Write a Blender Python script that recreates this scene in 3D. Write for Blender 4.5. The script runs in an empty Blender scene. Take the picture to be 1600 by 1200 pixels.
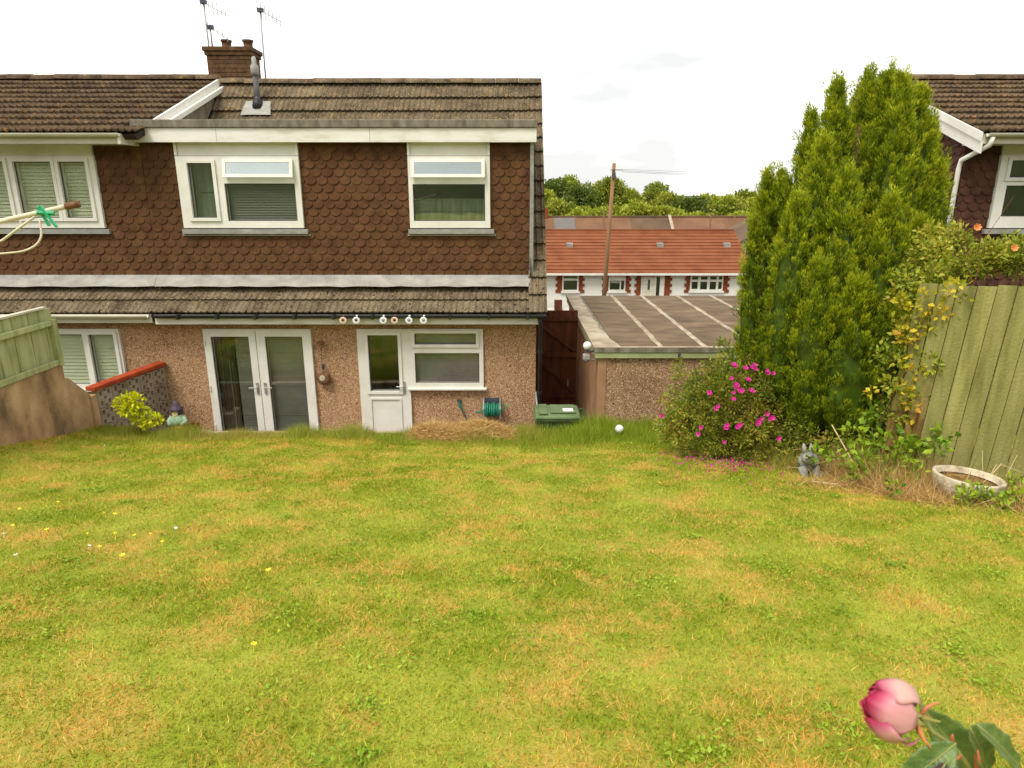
import bpy, math, random
import numpy as np
from mathutils import Vector, Matrix
random.seed(7); rng = np.random.default_rng(7)
SC = bpy.context.scene
COL = SC.collection
R = math.radians

# ------------------------------------------------------------------ camera, sky, sun, exposure
cam_d = bpy.data.cameras.new('camera'); cam = bpy.data.objects.new('camera', cam_d); COL.objects.link(cam)
cam.location = (0, 0, 4.3)
cam.rotation_euler = (R(90) - math.atan(300 / 1050), 0, 0)
cam_d.sensor_width = 36; cam_d.lens = 36 * 1050 / 1600
cam_d.clip_start = 0.05; cam_d.clip_end = 4000
cam_d.dof.use_dof = True; cam_d.dof.focus_distance = 7.0; cam_d.dof.aperture_fstop = 8
SC.camera = cam

SUN_EL, SUN_AZ = R(58), R(215)          # azimuth clockwise from +Y: behind the camera, to its left
W = bpy.data.worlds.new('World'); SC.world = W; W.use_nodes = True
nt = W.node_tree; nt.nodes.clear()
def wn(t): return nt.nodes.new(t)
out = wn('ShaderNodeOutputWorld'); bg = wn('ShaderNodeBackground'); bg.inputs['Strength'].default_value = 0.1
sky = wn('ShaderNodeTexSky'); sky.sky_type = 'NISHITA'; sky.sun_disc = False
sky.sun_elevation = SUN_EL; sky.sun_rotation = SUN_AZ
tc = wn('ShaderNodeTexCoord'); sep = wn('ShaderNodeSeparateXYZ'); nt.links.new(tc.outputs['Generated'], sep.inputs[0])
ab = wn('ShaderNodeMath'); ab.operation = 'ABSOLUTE'; nt.links.new(sep.outputs['Z'], ab.inputs[0])
ad = wn('ShaderNodeMath'); ad.operation = 'ADD'; ad.inputs[1].default_value = 0.22; nt.links.new(ab.outputs[0], ad.inputs[0])
dx = wn('ShaderNodeMath'); dx.operation = 'DIVIDE'; nt.links.new(sep.outputs['X'], dx.inputs[0]); nt.links.new(ad.outputs[0], dx.inputs[1])
dy = wn('ShaderNodeMath'); dy.operation = 'DIVIDE'; nt.links.new(sep.outputs['Y'], dy.inputs[0]); nt.links.new(ad.outputs[0], dy.inputs[1])
cmb = wn('ShaderNodeCombineXYZ'); nt.links.new(dx.outputs[0], cmb.inputs[0]); nt.links.new(dy.outputs[0], cmb.inputs[1])
mp = wn('ShaderNodeMapping'); mp.inputs['Location'].default_value = (3.4, 1.3, 0); nt.links.new(cmb.outputs[0], mp.inputs[0])
cn = wn('ShaderNodeTexNoise'); cn.inputs['Scale'].default_value = 0.62; cn.inputs['Detail'].default_value = 5; cn.inputs['Roughness'].default_value = 0.5
nt.links.new(mp.outputs[0], cn.inputs['Vector'])
cr = wn('ShaderNodeValToRGB')
cr.color_ramp.elements[0].position = 0.37; cr.color_ramp.elements[0].color = (0.455, 0.455, 0.445, 1)
cr.color_ramp.elements[1].position = 0.60; cr.color_ramp.elements[1].color = (1, 0.985, 0.94, 1)
nt.links.new(cn.outputs['Fac'], cr.inputs[0])
ms = wn('ShaderNodeMix'); ms.data_type = 'RGBA'; ms.blend_type = 'MULTIPLY'; ms.inputs['Factor'].default_value = 1
ms.inputs['B'].default_value = (9, 9, 9, 1); nt.links.new(cr.outputs[0], ms.inputs['A'])
mx = wn('ShaderNodeMix'); mx.data_type = 'RGBA'; mx.inputs['Factor'].default_value = 0.95
nt.links.new(sky.outputs[0], mx.inputs['A']); nt.links.new(ms.outputs['Result'], mx.inputs['B'])
nt.links.new(mx.outputs['Result'], bg.inputs['Color']); nt.links.new(bg.outputs[0], out.inputs[0])

sd = bpy.data.lights.new('sun', 'SUN'); sd.energy = 1.5; sd.angle = R(22); sd.color = (1, 0.95, 0.86)
so = bpy.data.objects.new('sun', sd); COL.objects.link(so); so.location = (-10, -14, 30)
sdir = Vector((math.sin(SUN_AZ) * math.cos(SUN_EL), math.cos(SUN_AZ) * math.cos(SUN_EL), math.sin(SUN_EL)))
so.rotation_euler = sdir.to_track_quat('Z', 'Y').to_euler()
SC.view_settings.view_transform = 'Standard'; SC.view_settings.look = 'None'
SC.view_settings.gamma = 1; SC.view_settings.use_curve_mapping = False
SC.view_settings.exposure = 1.2
SC.render.engine = 'CYCLES'
SC.cycles.max_bounces = 7; SC.cycles.transparent_max_bounces = 10

# ------------------------------------------------------------------ materials
def L(r, g, b, k=1.0):                  # sRGB 0-255 -> linear
    def c(v):
        v /= 255.0
        return (v / 12.92 if v <= 0.04045 else ((v + 0.055) / 1.055) ** 2.4) * k
    return (c(r), c(g), c(b), 1)
def mat(name, cols, scale=6, rough=0.75, bump=0.0, bscale=60, rnd=0.0, spec=0.3, metal=0.0, speck=None, stretch=(1, 1, 1), detail=6, coat=0, stops=(0.32, 0.68)):
    """Noise-driven colour between cols, optional voronoi specks (colour list, scale, size), per-object brightness shift, bump."""
    m = bpy.data.materials.new(name); m.use_nodes = True
    t = m.node_tree; n = t.nodes; b = n['Principled BSDF']
    b.inputs['Roughness'].default_value = rough; b.inputs['Specular IOR Level'].default_value = spec; b.inputs['Metallic'].default_value = metal
    b.inputs['Coat Weight'].default_value = coat
    g = n.new('ShaderNodeNewGeometry'); mp = n.new('ShaderNodeMapping'); mp.inputs['Scale'].default_value = stretch
    t.links.new(g.outputs['Position'], mp.inputs[0])
    no = n.new('ShaderNodeTexNoise'); no.inputs['Scale'].default_value = scale; no.inputs['Detail'].default_value = detail; no.inputs['Roughness'].default_value = 0.6
    t.links.new(mp.outputs[0], no.inputs['Vector'])
    rp = n.new('ShaderNodeValToRGB'); e = rp.color_ramp.elements
    k = len(cols)
    a0, a1 = stops
    e[0].position = a0; e[0].color = cols[0]; e[1].position = a1; e[1].color = cols[-1]
    for i in range(1, k - 1):
        q = e.new(a0 + (a1 - a0) * i / (k - 1)); q.color = cols[i]
    t.links.new(no.outputs['Fac'], rp.inputs[0]); col = rp.outputs[0]
    if speck:
        for (sc, ssc, amt) in speck:
            vo = n.new('ShaderNodeTexVoronoi'); vo.inputs['Scale'].default_value = ssc; t.links.new(g.outputs['Position'], vo.inputs['Vector'])
            sp = n.new('ShaderNodeSeparateColor'); t.links.new(vo.outputs['Color'], sp.inputs[0])
            lt = n.new('ShaderNodeMath'); lt.operation = 'LESS_THAN'; lt.inputs[1].default_value = amt; t.links.new(sp.outputs[0], lt.inputs[0])
            mm = n.new('ShaderNodeMix'); mm.data_type = 'RGBA'; t.links.new(lt.outputs[0], mm.inputs['Factor'])
            t.links.new(col, mm.inputs['A']); mm.inputs['B'].default_value = sc; col = mm.outputs['Result']
    if rnd:
        oi = n.new('ShaderNodeObjectInfo'); mr = n.new('ShaderNodeMapRange'); mr.inputs['To Min'].default_value = 1 - rnd; mr.inputs['To Max'].default_value = 1 + rnd
        t.links.new(oi.outputs['Random'], mr.inputs[0])
        hs = n.new('ShaderNodeHueSaturation'); t.links.new(mr.outputs[0], hs.inputs['Value']); t.links.new(col, hs.inputs['Color'])
        m2 = n.new('ShaderNodeMapRange'); m2.inputs['To Min'].default_value = 0.5 - rnd * 0.02; m2.inputs['To Max'].default_value = 0.5 + rnd * 0.04
        fr = n.new('ShaderNodeMath'); fr.operation = 'FRACT'; mu = n.new('ShaderNodeMath'); mu.operation = 'MULTIPLY'; mu.inputs[1].default_value = 7.31
        t.links.new(oi.outputs['Random'], mu.inputs[0]); t.links.new(mu.outputs[0], fr.inputs[0]); t.links.new(fr.outputs[0], m2.inputs[0]); t.links.new(m2.outputs[0], hs.inputs['Hue'])
        col = hs.outputs[0]
    t.links.new(col, b.inputs['Base Color'])
    if bump:
        bn = n.new('ShaderNodeTexNoise'); bn.inputs['Scale'].default_value = bscale; bn.inputs['Detail'].default_value = 3; t.links.new(g.outputs['Position'], bn.inputs['Vector'])
        bp = n.new('ShaderNodeBump'); bp.inputs['Strength'].default_value = bump; bp.inputs['Distance'].default_value = 0.02
        t.links.new(bn.outputs['Fac'], bp.inputs['Height']); t.links.new(bp.outputs[0], b.inputs['Normal'])
    return m
def leafmat(name, cols, transl=0.3, rough=0.55, attr='rnd'):
    m = bpy.data.materials.new(name); m.use_nodes = True; t = m.node_tree; n = t.nodes; b = n['Principled BSDF']
    at = n.new('ShaderNodeAttribute'); at.attribute_name = attr
    rp = n.new('ShaderNodeValToRGB'); e = rp.color_ramp.elements; k = len(cols)
    e[0].color = cols[0]; e[1].color = cols[-1]; e[0].position = 0; e[1].position = 1
    for i in range(1, k - 1):
        q = e.new(i / (k - 1)); q.color = cols[i]
    t.links.new(at.outputs['Fac'], rp.inputs[0]); t.links.new(rp.outputs[0], b.inputs['Base Color'])
    b.inputs['Roughness'].default_value = rough; b.inputs['Specular IOR Level'].default_value = 0.3
    tr = n.new('ShaderNodeBsdfTranslucent'); t.links.new(rp.outputs[0], tr.inputs[0])
    mi = n.new('ShaderNodeMixShader'); mi.inputs[0].default_value = transl
    t.links.new(b.outputs[0], mi.inputs[1]); t.links.new(tr.outputs[0], mi.inputs[2]); t.links.new(mi.outputs[0], n['Material Output'].inputs[0])
    return m
def glassmat(name, tint=(0.95, 0.965, 0.945, 1), refl=0.10):
    m = bpy.data.materials.new(name); m.use_nodes = True; t = m.node_tree; n = t.nodes; n.remove(n['Principled BSDF'])
    tr = n.new('ShaderNodeBsdfTransparent'); tr.inputs[0].default_value = tint
    gl = n.new('ShaderNodeBsdfGlossy'); gl.inputs['Roughness'].default_value = 0.015; gl.inputs[0].default_value = (0.9, 0.95, 0.93, 1)
    g = n.new('ShaderNodeNewGeometry'); no = n.new('ShaderNodeTexNoise'); no.inputs['Scale'].default_value = 1.7; no.inputs['Detail'].default_value = 1
    t.links.new(g.outputs['Position'], no.inputs['Vector']); bp = n.new('ShaderNodeBump'); bp.inputs['Strength'].default_value = 0.06; bp.inputs['Distance'].default_value = 0.03
    t.links.new(no.outputs['Fac'], bp.inputs['Height']); t.links.new(bp.outputs[0], gl.inputs['Normal'])
    dt = n.new('ShaderNodeVectorMath'); dt.operation = 'DOT_PRODUCT'; t.links.new(g.outputs['Normal'], dt.inputs[0]); t.links.new(g.outputs['Incoming'], dt.inputs[1])
    av = n.new('ShaderNodeMath'); av.operation = 'ABSOLUTE'; t.links.new(dt.outputs['Value'], av.inputs[0])
    om = n.new('ShaderNodeMath'); om.operation = 'SUBTRACT'; om.inputs[0].default_value = 1.0; om.use_clamp = True; t.links.new(av.outputs[0], om.inputs[1])
    fr = n.new('ShaderNodeMath'); fr.operation = 'POWER'; fr.inputs[1].default_value = 5.0; t.links.new(om.outputs[0], fr.inputs[0])
    mr = n.new('ShaderNodeMath'); mr.operation = 'MULTIPLY_ADD'; mr.inputs[1].default_value = 0.9; mr.inputs[2].default_value = refl; mr.use_clamp = True; t.links.new(fr.outputs[0], mr.inputs[0])
    mi = n.new('ShaderNodeMixShader'); t.links.new(mr.outputs[0], mi.inputs[0]); t.links.new(tr.outputs[0], mi.inputs[1]); t.links.new(gl.outputs[0], mi.inputs[2])
    t.links.new(mi.outputs[0], n['Material Output'].inputs[0])
    return m

M = {}
M['upvc'] = mat('white_upvc', [(0.66, 0.63, 0.55, 1), (0.78, 0.76, 0.70, 1)], 2.2, 0.35, spec=0.45)
M['upvc_cream'] = mat('cream_upvc', [(0.50, 0.46, 0.35, 1), (0.68, 0.64, 0.52, 1)], 3, 0.45, spec=0.4, stretch=(0.5, 1, 3))
M['fascia'] = mat('weathered_white_fascia', [(0.58, 0.55, 0.45, 1), (0.72, 0.70, 0.63, 1), (0.77, 0.75, 0.70, 1)], 2.5, 0.5, spec=0.35, stretch=(1, 1, 5))
M['hung'] = mat('brown_hung_tile', [L(72, 47, 28), L(90, 60, 36), L(100, 69, 43)], 5, 0.82, 0.25, 90, rnd=0.11, spec=0.2)
M['hung_r'] = mat('dark_brown_hung_tile', [L(60, 38, 30), L(80, 50, 39), L(92, 60, 46)], 5, 0.82, 0.25, 90, rnd=0.16, spec=0.2)
M['dark_back'] = mat('dark_batten_backing', [(0.03, 0.02, 0.015, 1), (0.05, 0.035, 0.025, 1)], 5, 0.9)
M['tile'] = mat('weathered_concrete_tile', [L(78, 67, 52), L(100, 87, 68), L(118, 103, 82)], 4, 0.9, 0.4, 70, rnd=0.13, spec=0.15,
                speck=[(L(150, 112, 62), 30, 0.03), (L(88, 74, 54), 60, 0.10), (L(140, 124, 94), 60, 0.08)])
M['tile_low'] = mat('grey_brown_concrete_tile', [L(82, 71, 56), L(106, 93, 74), L(124, 110, 89)], 4, 0.9, 0.4, 70, rnd=0.14, spec=0.15,
                speck=[(L(84, 70, 54), 60, 0.10), (L(44, 36, 28), 26, 0.025), (L(148, 130, 100), 60, 0.08)])
M['tile_nb'] = mat('brown_concrete_tile', [L(72, 58, 44), L(94, 76, 57), L(112, 92, 69)], 4, 0.9, 0.4, 70, rnd=0.16, spec=0.15, speck=[(L(150, 106, 56), 24, 0.02), (L(72, 54, 40), 40, 0.12)])
M['lead'] = mat('lead_flashing', [L(126, 124, 117), L(142, 140, 132), L(158, 156, 148)], 4, 0.6, 0.3, 25, spec=0.4, stretch=(1, 1, 2))
M['felt'] = mat('grey_roofing_felt', [L(88, 82, 70), L(120, 112, 96), L(140, 132, 116)], 5, 0.9, 0.3, 80, stretch=(1.5, 1, 0.5))
M['pebble'] = mat('pebbledash', [L(164, 126, 92), L(178, 140, 104), L(186, 148, 112)], 1.6, 0.92, 0.9, 75, spec=0.12,
                speck=[(L(136, 98, 74), 62, 0.17), (L(212, 182, 150), 70, 0.16), (L(186, 146, 110), 55, 0.1), (L(104, 76, 58), 80, 0.04)])
M['pebble_g'] = mat('garage_pebbledash', [L(150, 116, 88), L(168, 132, 102), L(176, 142, 112)], 1.6, 0.92, 0.9, 75, spec=0.12,
                speck=[(L(122, 92, 68), 62, 0.18), (L(206, 178, 144), 70, 0.16), (L(100, 74, 58), 80, 0.06)])
M['smooth_render'] = mat('plain_render', [L(150, 114, 84), L(176, 138, 104)], 2.5, 0.9, 0.25, 40, spec=0.15)
M['oldwall'] = mat('stained_old_render', [L(112, 92, 70), L(168, 136, 102), L(194, 164, 126)], 2.6, 0.95, 0.5, 22, spec=0.1, stretch=(1, 1, 0.55))
M['concrete'] = mat('concrete', [L(140, 124, 100), L(184, 168, 140)], 4, 0.92, 0.4, 50)
M['paving'] = mat('paving_concrete', [L(120, 108, 92), L(160, 146, 124)], 2.2, 0.92, 0.3, 50)
M['brick'] = mat('chimney_brick', [L(70, 50, 32), L(92, 67, 43), L(106, 80, 54)], 9, 0.92, 0.5, 50, rnd=0.12, speck=[(L(86, 60, 40), 14, 0.2)])
M['pot'] = mat('clay_pot', [L(84, 60, 40), L(108, 78, 52)], 9, 0.85)
M['black_plastic'] = mat('black_plastic', [(0.012, 0.012, 0.013, 1), (0.03, 0.03, 0.03, 1)], 8, 0.45, spec=0.4)
M['grey_plastic'] = mat('grey_plastic', [(0.06, 0.06, 0.06, 1), (0.10, 0.10, 0.10, 1)], 8, 0.6)
M['steel'] = mat('galvanised_metal', [(0.35, 0.35, 0.34, 1), (0.5, 0.5, 0.48, 1)], 10, 0.45, metal=0.6)
M['aerial'] = mat('aerial_metal', [(0.30, 0.29, 0.28, 1), (0.42, 0.41, 0.40, 1)], 10, 0.6, metal=0.2)
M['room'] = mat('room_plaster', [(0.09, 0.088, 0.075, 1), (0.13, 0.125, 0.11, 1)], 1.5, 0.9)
M['blind_green'] = mat('pale_green_blind', [(0.60, 0.61, 0.42, 1), (0.70, 0.70, 0.52, 1)], 2, 0.6)
M['blind_grey'] = mat('grey_blind', [(0.20, 0.185, 0.18, 1), (0.27, 0.25, 0.245, 1)], 2, 0.7)
M['blind_and_reflection'] = mat('taupe_blind_and_reflection', [(0.12, 0.115, 0.097, 1), (0.20, 0.192, 0.16, 1)], 1.2, 0.6, stretch=(0.3, 1, 6))  # a blind in the dormer, a painted pane reflection in the french doors
M['net'] = mat('sage_curtain', [(0.06, 0.08, 0.045, 1), (0.14, 0.165, 0.10, 1)], 6, 0.85, stretch=(3, 1, 0.3))
M['curtain'] = mat('pale_curtain', [(0.13, 0.125, 0.075, 1), (0.22, 0.21, 0.14, 1)], 3, 0.85)
M['glass'] = glassmat('window_glass'); M['glass_lt'] = glassmat('tilted_window_glass', (0.8, 0.85, 0.85, 1), 0.27)
M['greenfence'] = mat('green_stained_timber', [L(112, 111, 58), L(140, 137, 78), L(158, 153, 96)], 2.2, 0.85, 0.3, 40, rnd=0.10, stretch=(4, 4, 0.5), speck=None)
M['greenfascia'] = mat('sage_green_fascia', [L(146, 152, 108), L(166, 172, 126)], 2.5, 0.7)
M['fence_l'] = mat('pale_green_timber', [L(136, 142, 92), L(164, 168, 116), L(178, 182, 134)], 3, 0.85, 0.25, 40, rnd=0.06, stretch=(4, 4, 0.6))
M['brownfence'] = mat('bare_brown_timber', [L(96, 62, 22), L(136, 98, 44), L(156, 122, 62)], 3, 0.9, 0.3, 40, rnd=0.1, stretch=(4, 4, 0.5))
M['gatewood'] = mat('brown_gate_timber', [L(62, 32, 20), L(88, 46, 28), L(102, 56, 36)], 3, 0.85, 0.25, 50, rnd=0.12, stretch=(4, 4, 0.6))  # timber brown, darkened to put the alley's shade into the gate's colour
M['redcoping'] = mat('red_painted_coping', [L(140, 50, 22), L(168, 70, 34)], 6, 0.7, 0.2, 40)
M['screenblock'] = mat('grey_screen_block', [L(132, 116, 96), L(160, 146, 126)], 5, 0.95, 0.4, 60, rnd=0.06)
M['bin'] = mat('green_bin_plastic', [L(76, 96, 56), L(98, 118, 74)], 5, 0.5, 0.1, 30, spec=0.4)
M['bin_dark'] = mat('dark_green_bin_plastic', [L(44, 68, 40), L(56, 82, 50)], 5, 0.55, spec=0.4)
M['sticker'] = mat('white_sticker', [(0.7, 0.7, 0.66, 1), (0.8, 0.8, 0.76, 1)], 20, 0.5)
M['reelgreen'] = mat('teal_hose', [L(26, 96, 78), L(46, 130, 104)], 25, 0.5)
M['pegs'] = mat('green_peg_plastic', [L(10, 140, 88), L(24, 168, 108)], 12, 0.35, spec=0.5)
M['whiteglaze'] = mat('white_glaze', [(0.72, 0.71, 0.68, 1), (0.84, 0.83, 0.80, 1)], 12, 0.3, spec=0.5)
M['pinkglaze'] = mat('cream_pink_glaze', [L(206, 176, 156), L(224, 204, 180)], 14, 0.4)
M['darkdot'] = mat('dark_glaze', [(0.05, 0.05, 0.07, 1), (0.08, 0.08, 0.1, 1)], 9, 0.4)
M['bluegrey'] = mat('blue_grey_glaze', [L(120, 130, 140), L(150, 160, 168)], 9, 0.4)
M['opal'] = mat('opal_globe', [(0.74, 0.74, 0.72, 1), (0.82, 0.82, 0.80, 1)], 5, 0.2, spec=0.5)
M['rust'] = mat('rusty_brown_metal', [L(72, 46, 30), L(112, 78, 54), L(130, 96, 70)], 16, 0.85, 0.3, 60)
M['stone'] = mat('grey_cast_stone', [L(92, 92, 86), L(134, 134, 124), L(162, 160, 148)], 14, 0.95, 0.5, 50)
M['bowl'] = mat('weathered_planter_concrete', [L(150, 136, 112), L(196, 182, 156), L(216, 204, 182)], 7, 0.95, 0.5, 50, stretch=(1, 1, 0.6))
M['soil'] = mat('dry_soil', [L(84, 62, 34), L(132, 100, 54), L(156, 124, 72)], 14, 0.98, 0.8, 40)
M['bark'] = mat('bark', [L(64, 46, 30), L(104, 78, 52)], 12, 0.95, 0.6, 40, stretch=(1, 1, 0.3))
M['twig'] = mat('pale_dry_twig', [L(180, 156, 108), L(210, 190, 146)], 16, 0.9)
M['redtwig'] = mat('reddish_twig', [L(96, 60, 36), L(136, 88, 54)], 16, 0.9)
M['polewood'] = mat('pole_timber', [L(120, 88, 62), L(150, 114, 82)], 6, 0.9, 0.2, 30, stretch=(3, 3, 0.3))
M['whitewall'] = mat('white_painted_render', [(0.66, 0.64, 0.58, 1), (0.76, 0.74, 0.68, 1)], 0.8, 0.9, 0.2, 12)
M['redroof'] = mat('terracotta_roof_tile', [L(108, 58, 32), L(122, 68, 38), L(128, 76, 44)], 1.2, 0.85, 0.2, 20)
M['quoin'] = mat('orange_brick_quoin', [L(112, 54, 26), L(136, 70, 36)], 5, 0.9, 0.3, 20)
M['farroof1'] = mat('far_brown_roof', [L(96, 68, 50), L(118, 86, 64)], 0.6, 0.95, rnd=0.08)
M['farroof2'] = mat('far_slate_roof', [L(94, 90, 88), L(114, 108, 104)], 0.6, 0.95)
M['farroof3'] = mat('far_dark_brown_roof', [L(82, 64, 48), L(102, 82, 64)], 0.6, 0.95)
M['farwall'] = mat('far_cream_wall', [L(190, 170, 136), L(214, 198, 166)], 0.5, 0.95)
M['asphalt'] = mat('asphalt', [(0.045, 0.045, 0.047, 1), (0.065, 0.064, 0.062, 1)], 3, 0.9, 0.2, 60)
M['cablew'] = mat('clothes_line_plastic', [L(196, 186, 160), L(216, 206, 184)], 12, 0.5)
M['gnome_purple'] = mat('purple_paint', [L(66, 54, 68), L(84, 70, 84)], 20, 0.6)
M['gnome_green'] = mat('pale_green_paint', [L(130, 160, 130), L(166, 188, 158)], 20, 0.6)
M['gnome_orange'] = mat('orange_paint', [L(178, 96, 60), L(206, 126, 84)], 20, 0.6)
M['gnome_skin'] = mat('cream_paint', [L(206, 186, 130), L(222, 206, 150)], 20, 0.6)
M['box_brown'] = mat('dark_brown_pot', [L(84, 40, 20), L(116, 58, 32)], 14, 0.8)

# boards whose stain has worn off near the end of the fence: bare brown timber with an uneven edge
def wornmat(name):
    m = M['greenfence'].copy(); m.name = name; t = m.node_tree; n = t.nodes; b = n['Principled BSDF']; src = b.inputs['Base Color'].links[0].from_socket
    g = n.new('ShaderNodeNewGeometry'); sp = n.new('ShaderNodeSeparateXYZ'); t.links.new(g.outputs['Position'], sp.inputs[0])
    no = n.new('ShaderNodeTexNoise'); no.inputs['Scale'].default_value = 5; no.inputs['Detail'].default_value = 6; mp = n.new('ShaderNodeMapping'); mp.inputs['Scale'].default_value = (1.5, 1.5, 0.5); t.links.new(g.outputs['Position'], mp.inputs[0]); t.links.new(mp.outputs[0], no.inputs['Vector'])
    a1 = n.new('ShaderNodeMath'); a1.operation = 'MULTIPLY_ADD'; a1.inputs[1].default_value = 1.1; t.links.new(no.outputs['Fac'], a1.inputs[0]); t.links.new(sp.outputs['Z'], a1.inputs[2])
    r_ = n.new('ShaderNodeValToRGB'); r_.color_ramp.elements[0].position = 0.42; r_.color_ramp.elements[0].color = (1, 1, 1, 1); r_.color_ramp.elements[1].position = 0.60; r_.color_ramp.elements[1].color = (0, 0, 0, 1)
    mr = n.new('ShaderNodeMapRange'); mr.inputs['From Min'].default_value = 2.0; mr.inputs['From Max'].default_value = 3.6; t.links.new(a1.outputs[0], mr.inputs[0]); t.links.new(mr.outputs[0], r_.inputs[0])
    n2 = n.new('ShaderNodeTexNoise'); n2.inputs['Scale'].default_value = 9; m2 = n.new('ShaderNodeMapping'); m2.inputs['Scale'].default_value = (4, 4, 0.4); t.links.new(g.outputs['Position'], m2.inputs[0]); t.links.new(m2.outputs[0], n2.inputs['Vector'])
    r2 = n.new('ShaderNodeValToRGB'); r2.color_ramp.elements[0].position = 0.35; r2.color_ramp.elements[0].color = L(100, 74, 36); r2.color_ramp.elements[1].position = 0.65; r2.color_ramp.elements[1].color = L(140, 110, 58); t.links.new(n2.outputs['Fac'], r2.inputs[0])
    mx_ = n.new('ShaderNodeMix'); mx_.data_type = 'RGBA'; t.links.new(r_.outputs[0], mx_.inputs['Factor']); t.links.new(src, mx_.inputs['A']); t.links.new(r2.outputs[0], mx_.inputs['B']); t.links.new(mx_.outputs['Result'], b.inputs['Base Color'])
    return m
M['wornfence'] = wornmat('worn_green_timber')
# lawn colouring: patches of dry straw among green, shared by soil sheet and blades
def lawnmat(name, green, straw, attr=True, transl=0.2):
    m = bpy.data.materials.new(name); m.use_nodes = True; t = m.node_tree; n = t.nodes; b = n['Principled BSDF']
    b.inputs['Roughness'].default_value = 0.7; b.inputs['Specular IOR Level'].default_value = 0.15
    g = n.new('ShaderNodeNewGeometry')
    def noise(sc, det, off):
        mp = n.new('ShaderNodeMapping'); mp.inputs['Location'].default_value = off; mp.inputs['Scale'].default_value = (1, 1, 0.1); t.links.new(g.outputs['Position'], mp.inputs[0])
        no = n.new('ShaderNodeTexNoise'); no.inputs['Scale'].default_value = sc; no.inputs['Detail'].default_value = det; no.inputs['Roughness'].default_value = 0.65; t.links.new(mp.outputs[0], no.inputs['Vector']); return no
    n1 = noise(2.3, 12, (2.0, 5.0, 0)); n2 = noise(1.7, 9, (9.0, 1.0, 0))
    rp = n.new('ShaderNodeValToRGB'); rp.color_ramp.elements[0].position = 0.46; rp.color_ramp.elements[0].color = (0, 0, 0, 1); rp.color_ramp.elements[1].position = 0.64; rp.color_ramp.elements[1].color = (1, 1, 1, 1)
    t.links.new(n1.outputs['Fac'], rp.inputs[0])
    gm = n.new('ShaderNodeMix'); gm.data_type = 'RGBA'; gm.inputs['A'].default_value = green[0]; gm.inputs['B'].default_value = green[1]
    rp2 = n.new('ShaderNodeValToRGB'); rp2.color_ramp.elements[0].position = 0.4; rp2.color_ramp.elements[1].position = 0.62; t.links.new(n2.outputs['Fac'], rp2.inputs[0]); t.links.new(rp2.outputs[0], gm.inputs['Factor'])
    sm = n.new('ShaderNodeMix'); sm.data_type = 'RGBA'; sm.inputs['A'].default_value = straw[0]; sm.inputs['B'].default_value = straw[1]
    fac = rp.outputs[0]
    if attr:
        at = n.new('ShaderNodeAttribute'); at.attribute_name = 'rnd'
        t.links.new(at.outputs['Fac'], sm.inputs['Factor'])
        # a blade is straw where its random number lies under the patch value
        ma = n.new('ShaderNodeMath'); ma.operation = 'MULTIPLY_ADD'; ma.inputs[1].default_value = 0.64; ma.inputs[2].default_value = 0.09; t.links.new(rp.outputs[0], ma.inputs[0])
        at2 = n.new('ShaderNodeAttribute'); at2.attribute_name = 'rnd2'
        lt = n.new('ShaderNodeMath'); lt.operation = 'LESS_THAN'; t.links.new(at2.outputs['Fac'], lt.inputs[0]); t.links.new(ma.outputs[0], lt.inputs[1]); fac = lt.outputs[0]
        hs = n.new('ShaderNodeHueSaturation'); mr = n.new('ShaderNodeMapRange'); mr.inputs['To Min'].default_value = 0.5; mr.inputs['To Max'].default_value = 1.3
        t.links.new(at.outputs['Fac'], mr.inputs[0]); t.links.new(mr.outputs[0], hs.inputs['Value']); t.links.new(gm.outputs['Result'], hs.inputs['Color']); gcol = hs.outputs[0]
    else:
        n3 = noise(30, 3, (0, 0, 0)); t.links.new(n3.outputs['Fac'], sm.inputs['Factor']); gcol = gm.outputs['Result']
        bp = n.new('ShaderNodeBump'); bp.inputs['Strength'].default_value = 0.7; bp.inputs['Distance'].default_value = 0.03; n4 = noise(60, 3, (0, 0, 0)); t.links.new(n4.outputs['Fac'], bp.inputs['Height']); t.links.new(bp.outputs[0], b.inputs['Normal'])
    fm = n.new('ShaderNodeMix'); fm.data_type = 'RGBA'; t.links.new(fac, fm.inputs['Factor']); t.links.new(gcol, fm.inputs['A']); t.links.new(sm.outputs['Result'], fm.inputs['B'])
    t.links.new(fm.outputs['Result'], b.inputs['Base Color'])
    if attr:
        tr = n.new('ShaderNodeBsdfTranslucent'); t.links.new(fm.outputs['Result'], tr.inputs[0]); mi = n.new('ShaderNodeMixShader'); mi.inputs[0].default_value = transl
        t.links.new(b.outputs[0], mi.inputs[1]); t.links.new(tr.outputs[0], mi.inputs[2]); t.links.new(mi.outputs[0], n['Material Output'].inputs[0])
    return m
GREEN = ((0.23, 0.285, 0.008, 1), (0.45, 0.46, 0.05, 1)); STRAW = ((0.66, 0.32, 0.045, 1), (0.70, 0.50, 0.12, 1))
M['turf'] = lawnmat('turf_soil', ((0.19, 0.24, 0.012, 1), (0.30, 0.32, 0.035, 1)), ((0.36, 0.23, 0.035, 1), (0.44, 0.34, 0.08, 1)), attr=False)
M['blade'] = lawnmat('grass_blade', GREEN, STRAW)
M['longgrass'] = leafmat('long_grass', [(0.13, 0.22, 0.008, 1), (0.23, 0.33, 0.012, 1), (0.36, 0.40, 0.04, 1), (0.46, 0.34, 0.10, 1)], 0.3)
M['straw'] = leafmat('dry_straw', [(0.30, 0.15, 0.04, 1), (0.50, 0.30, 0.10, 1), (0.66, 0.46, 0.18, 1), (0.30, 0.32, 0.05, 1)], 0.15)
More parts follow.
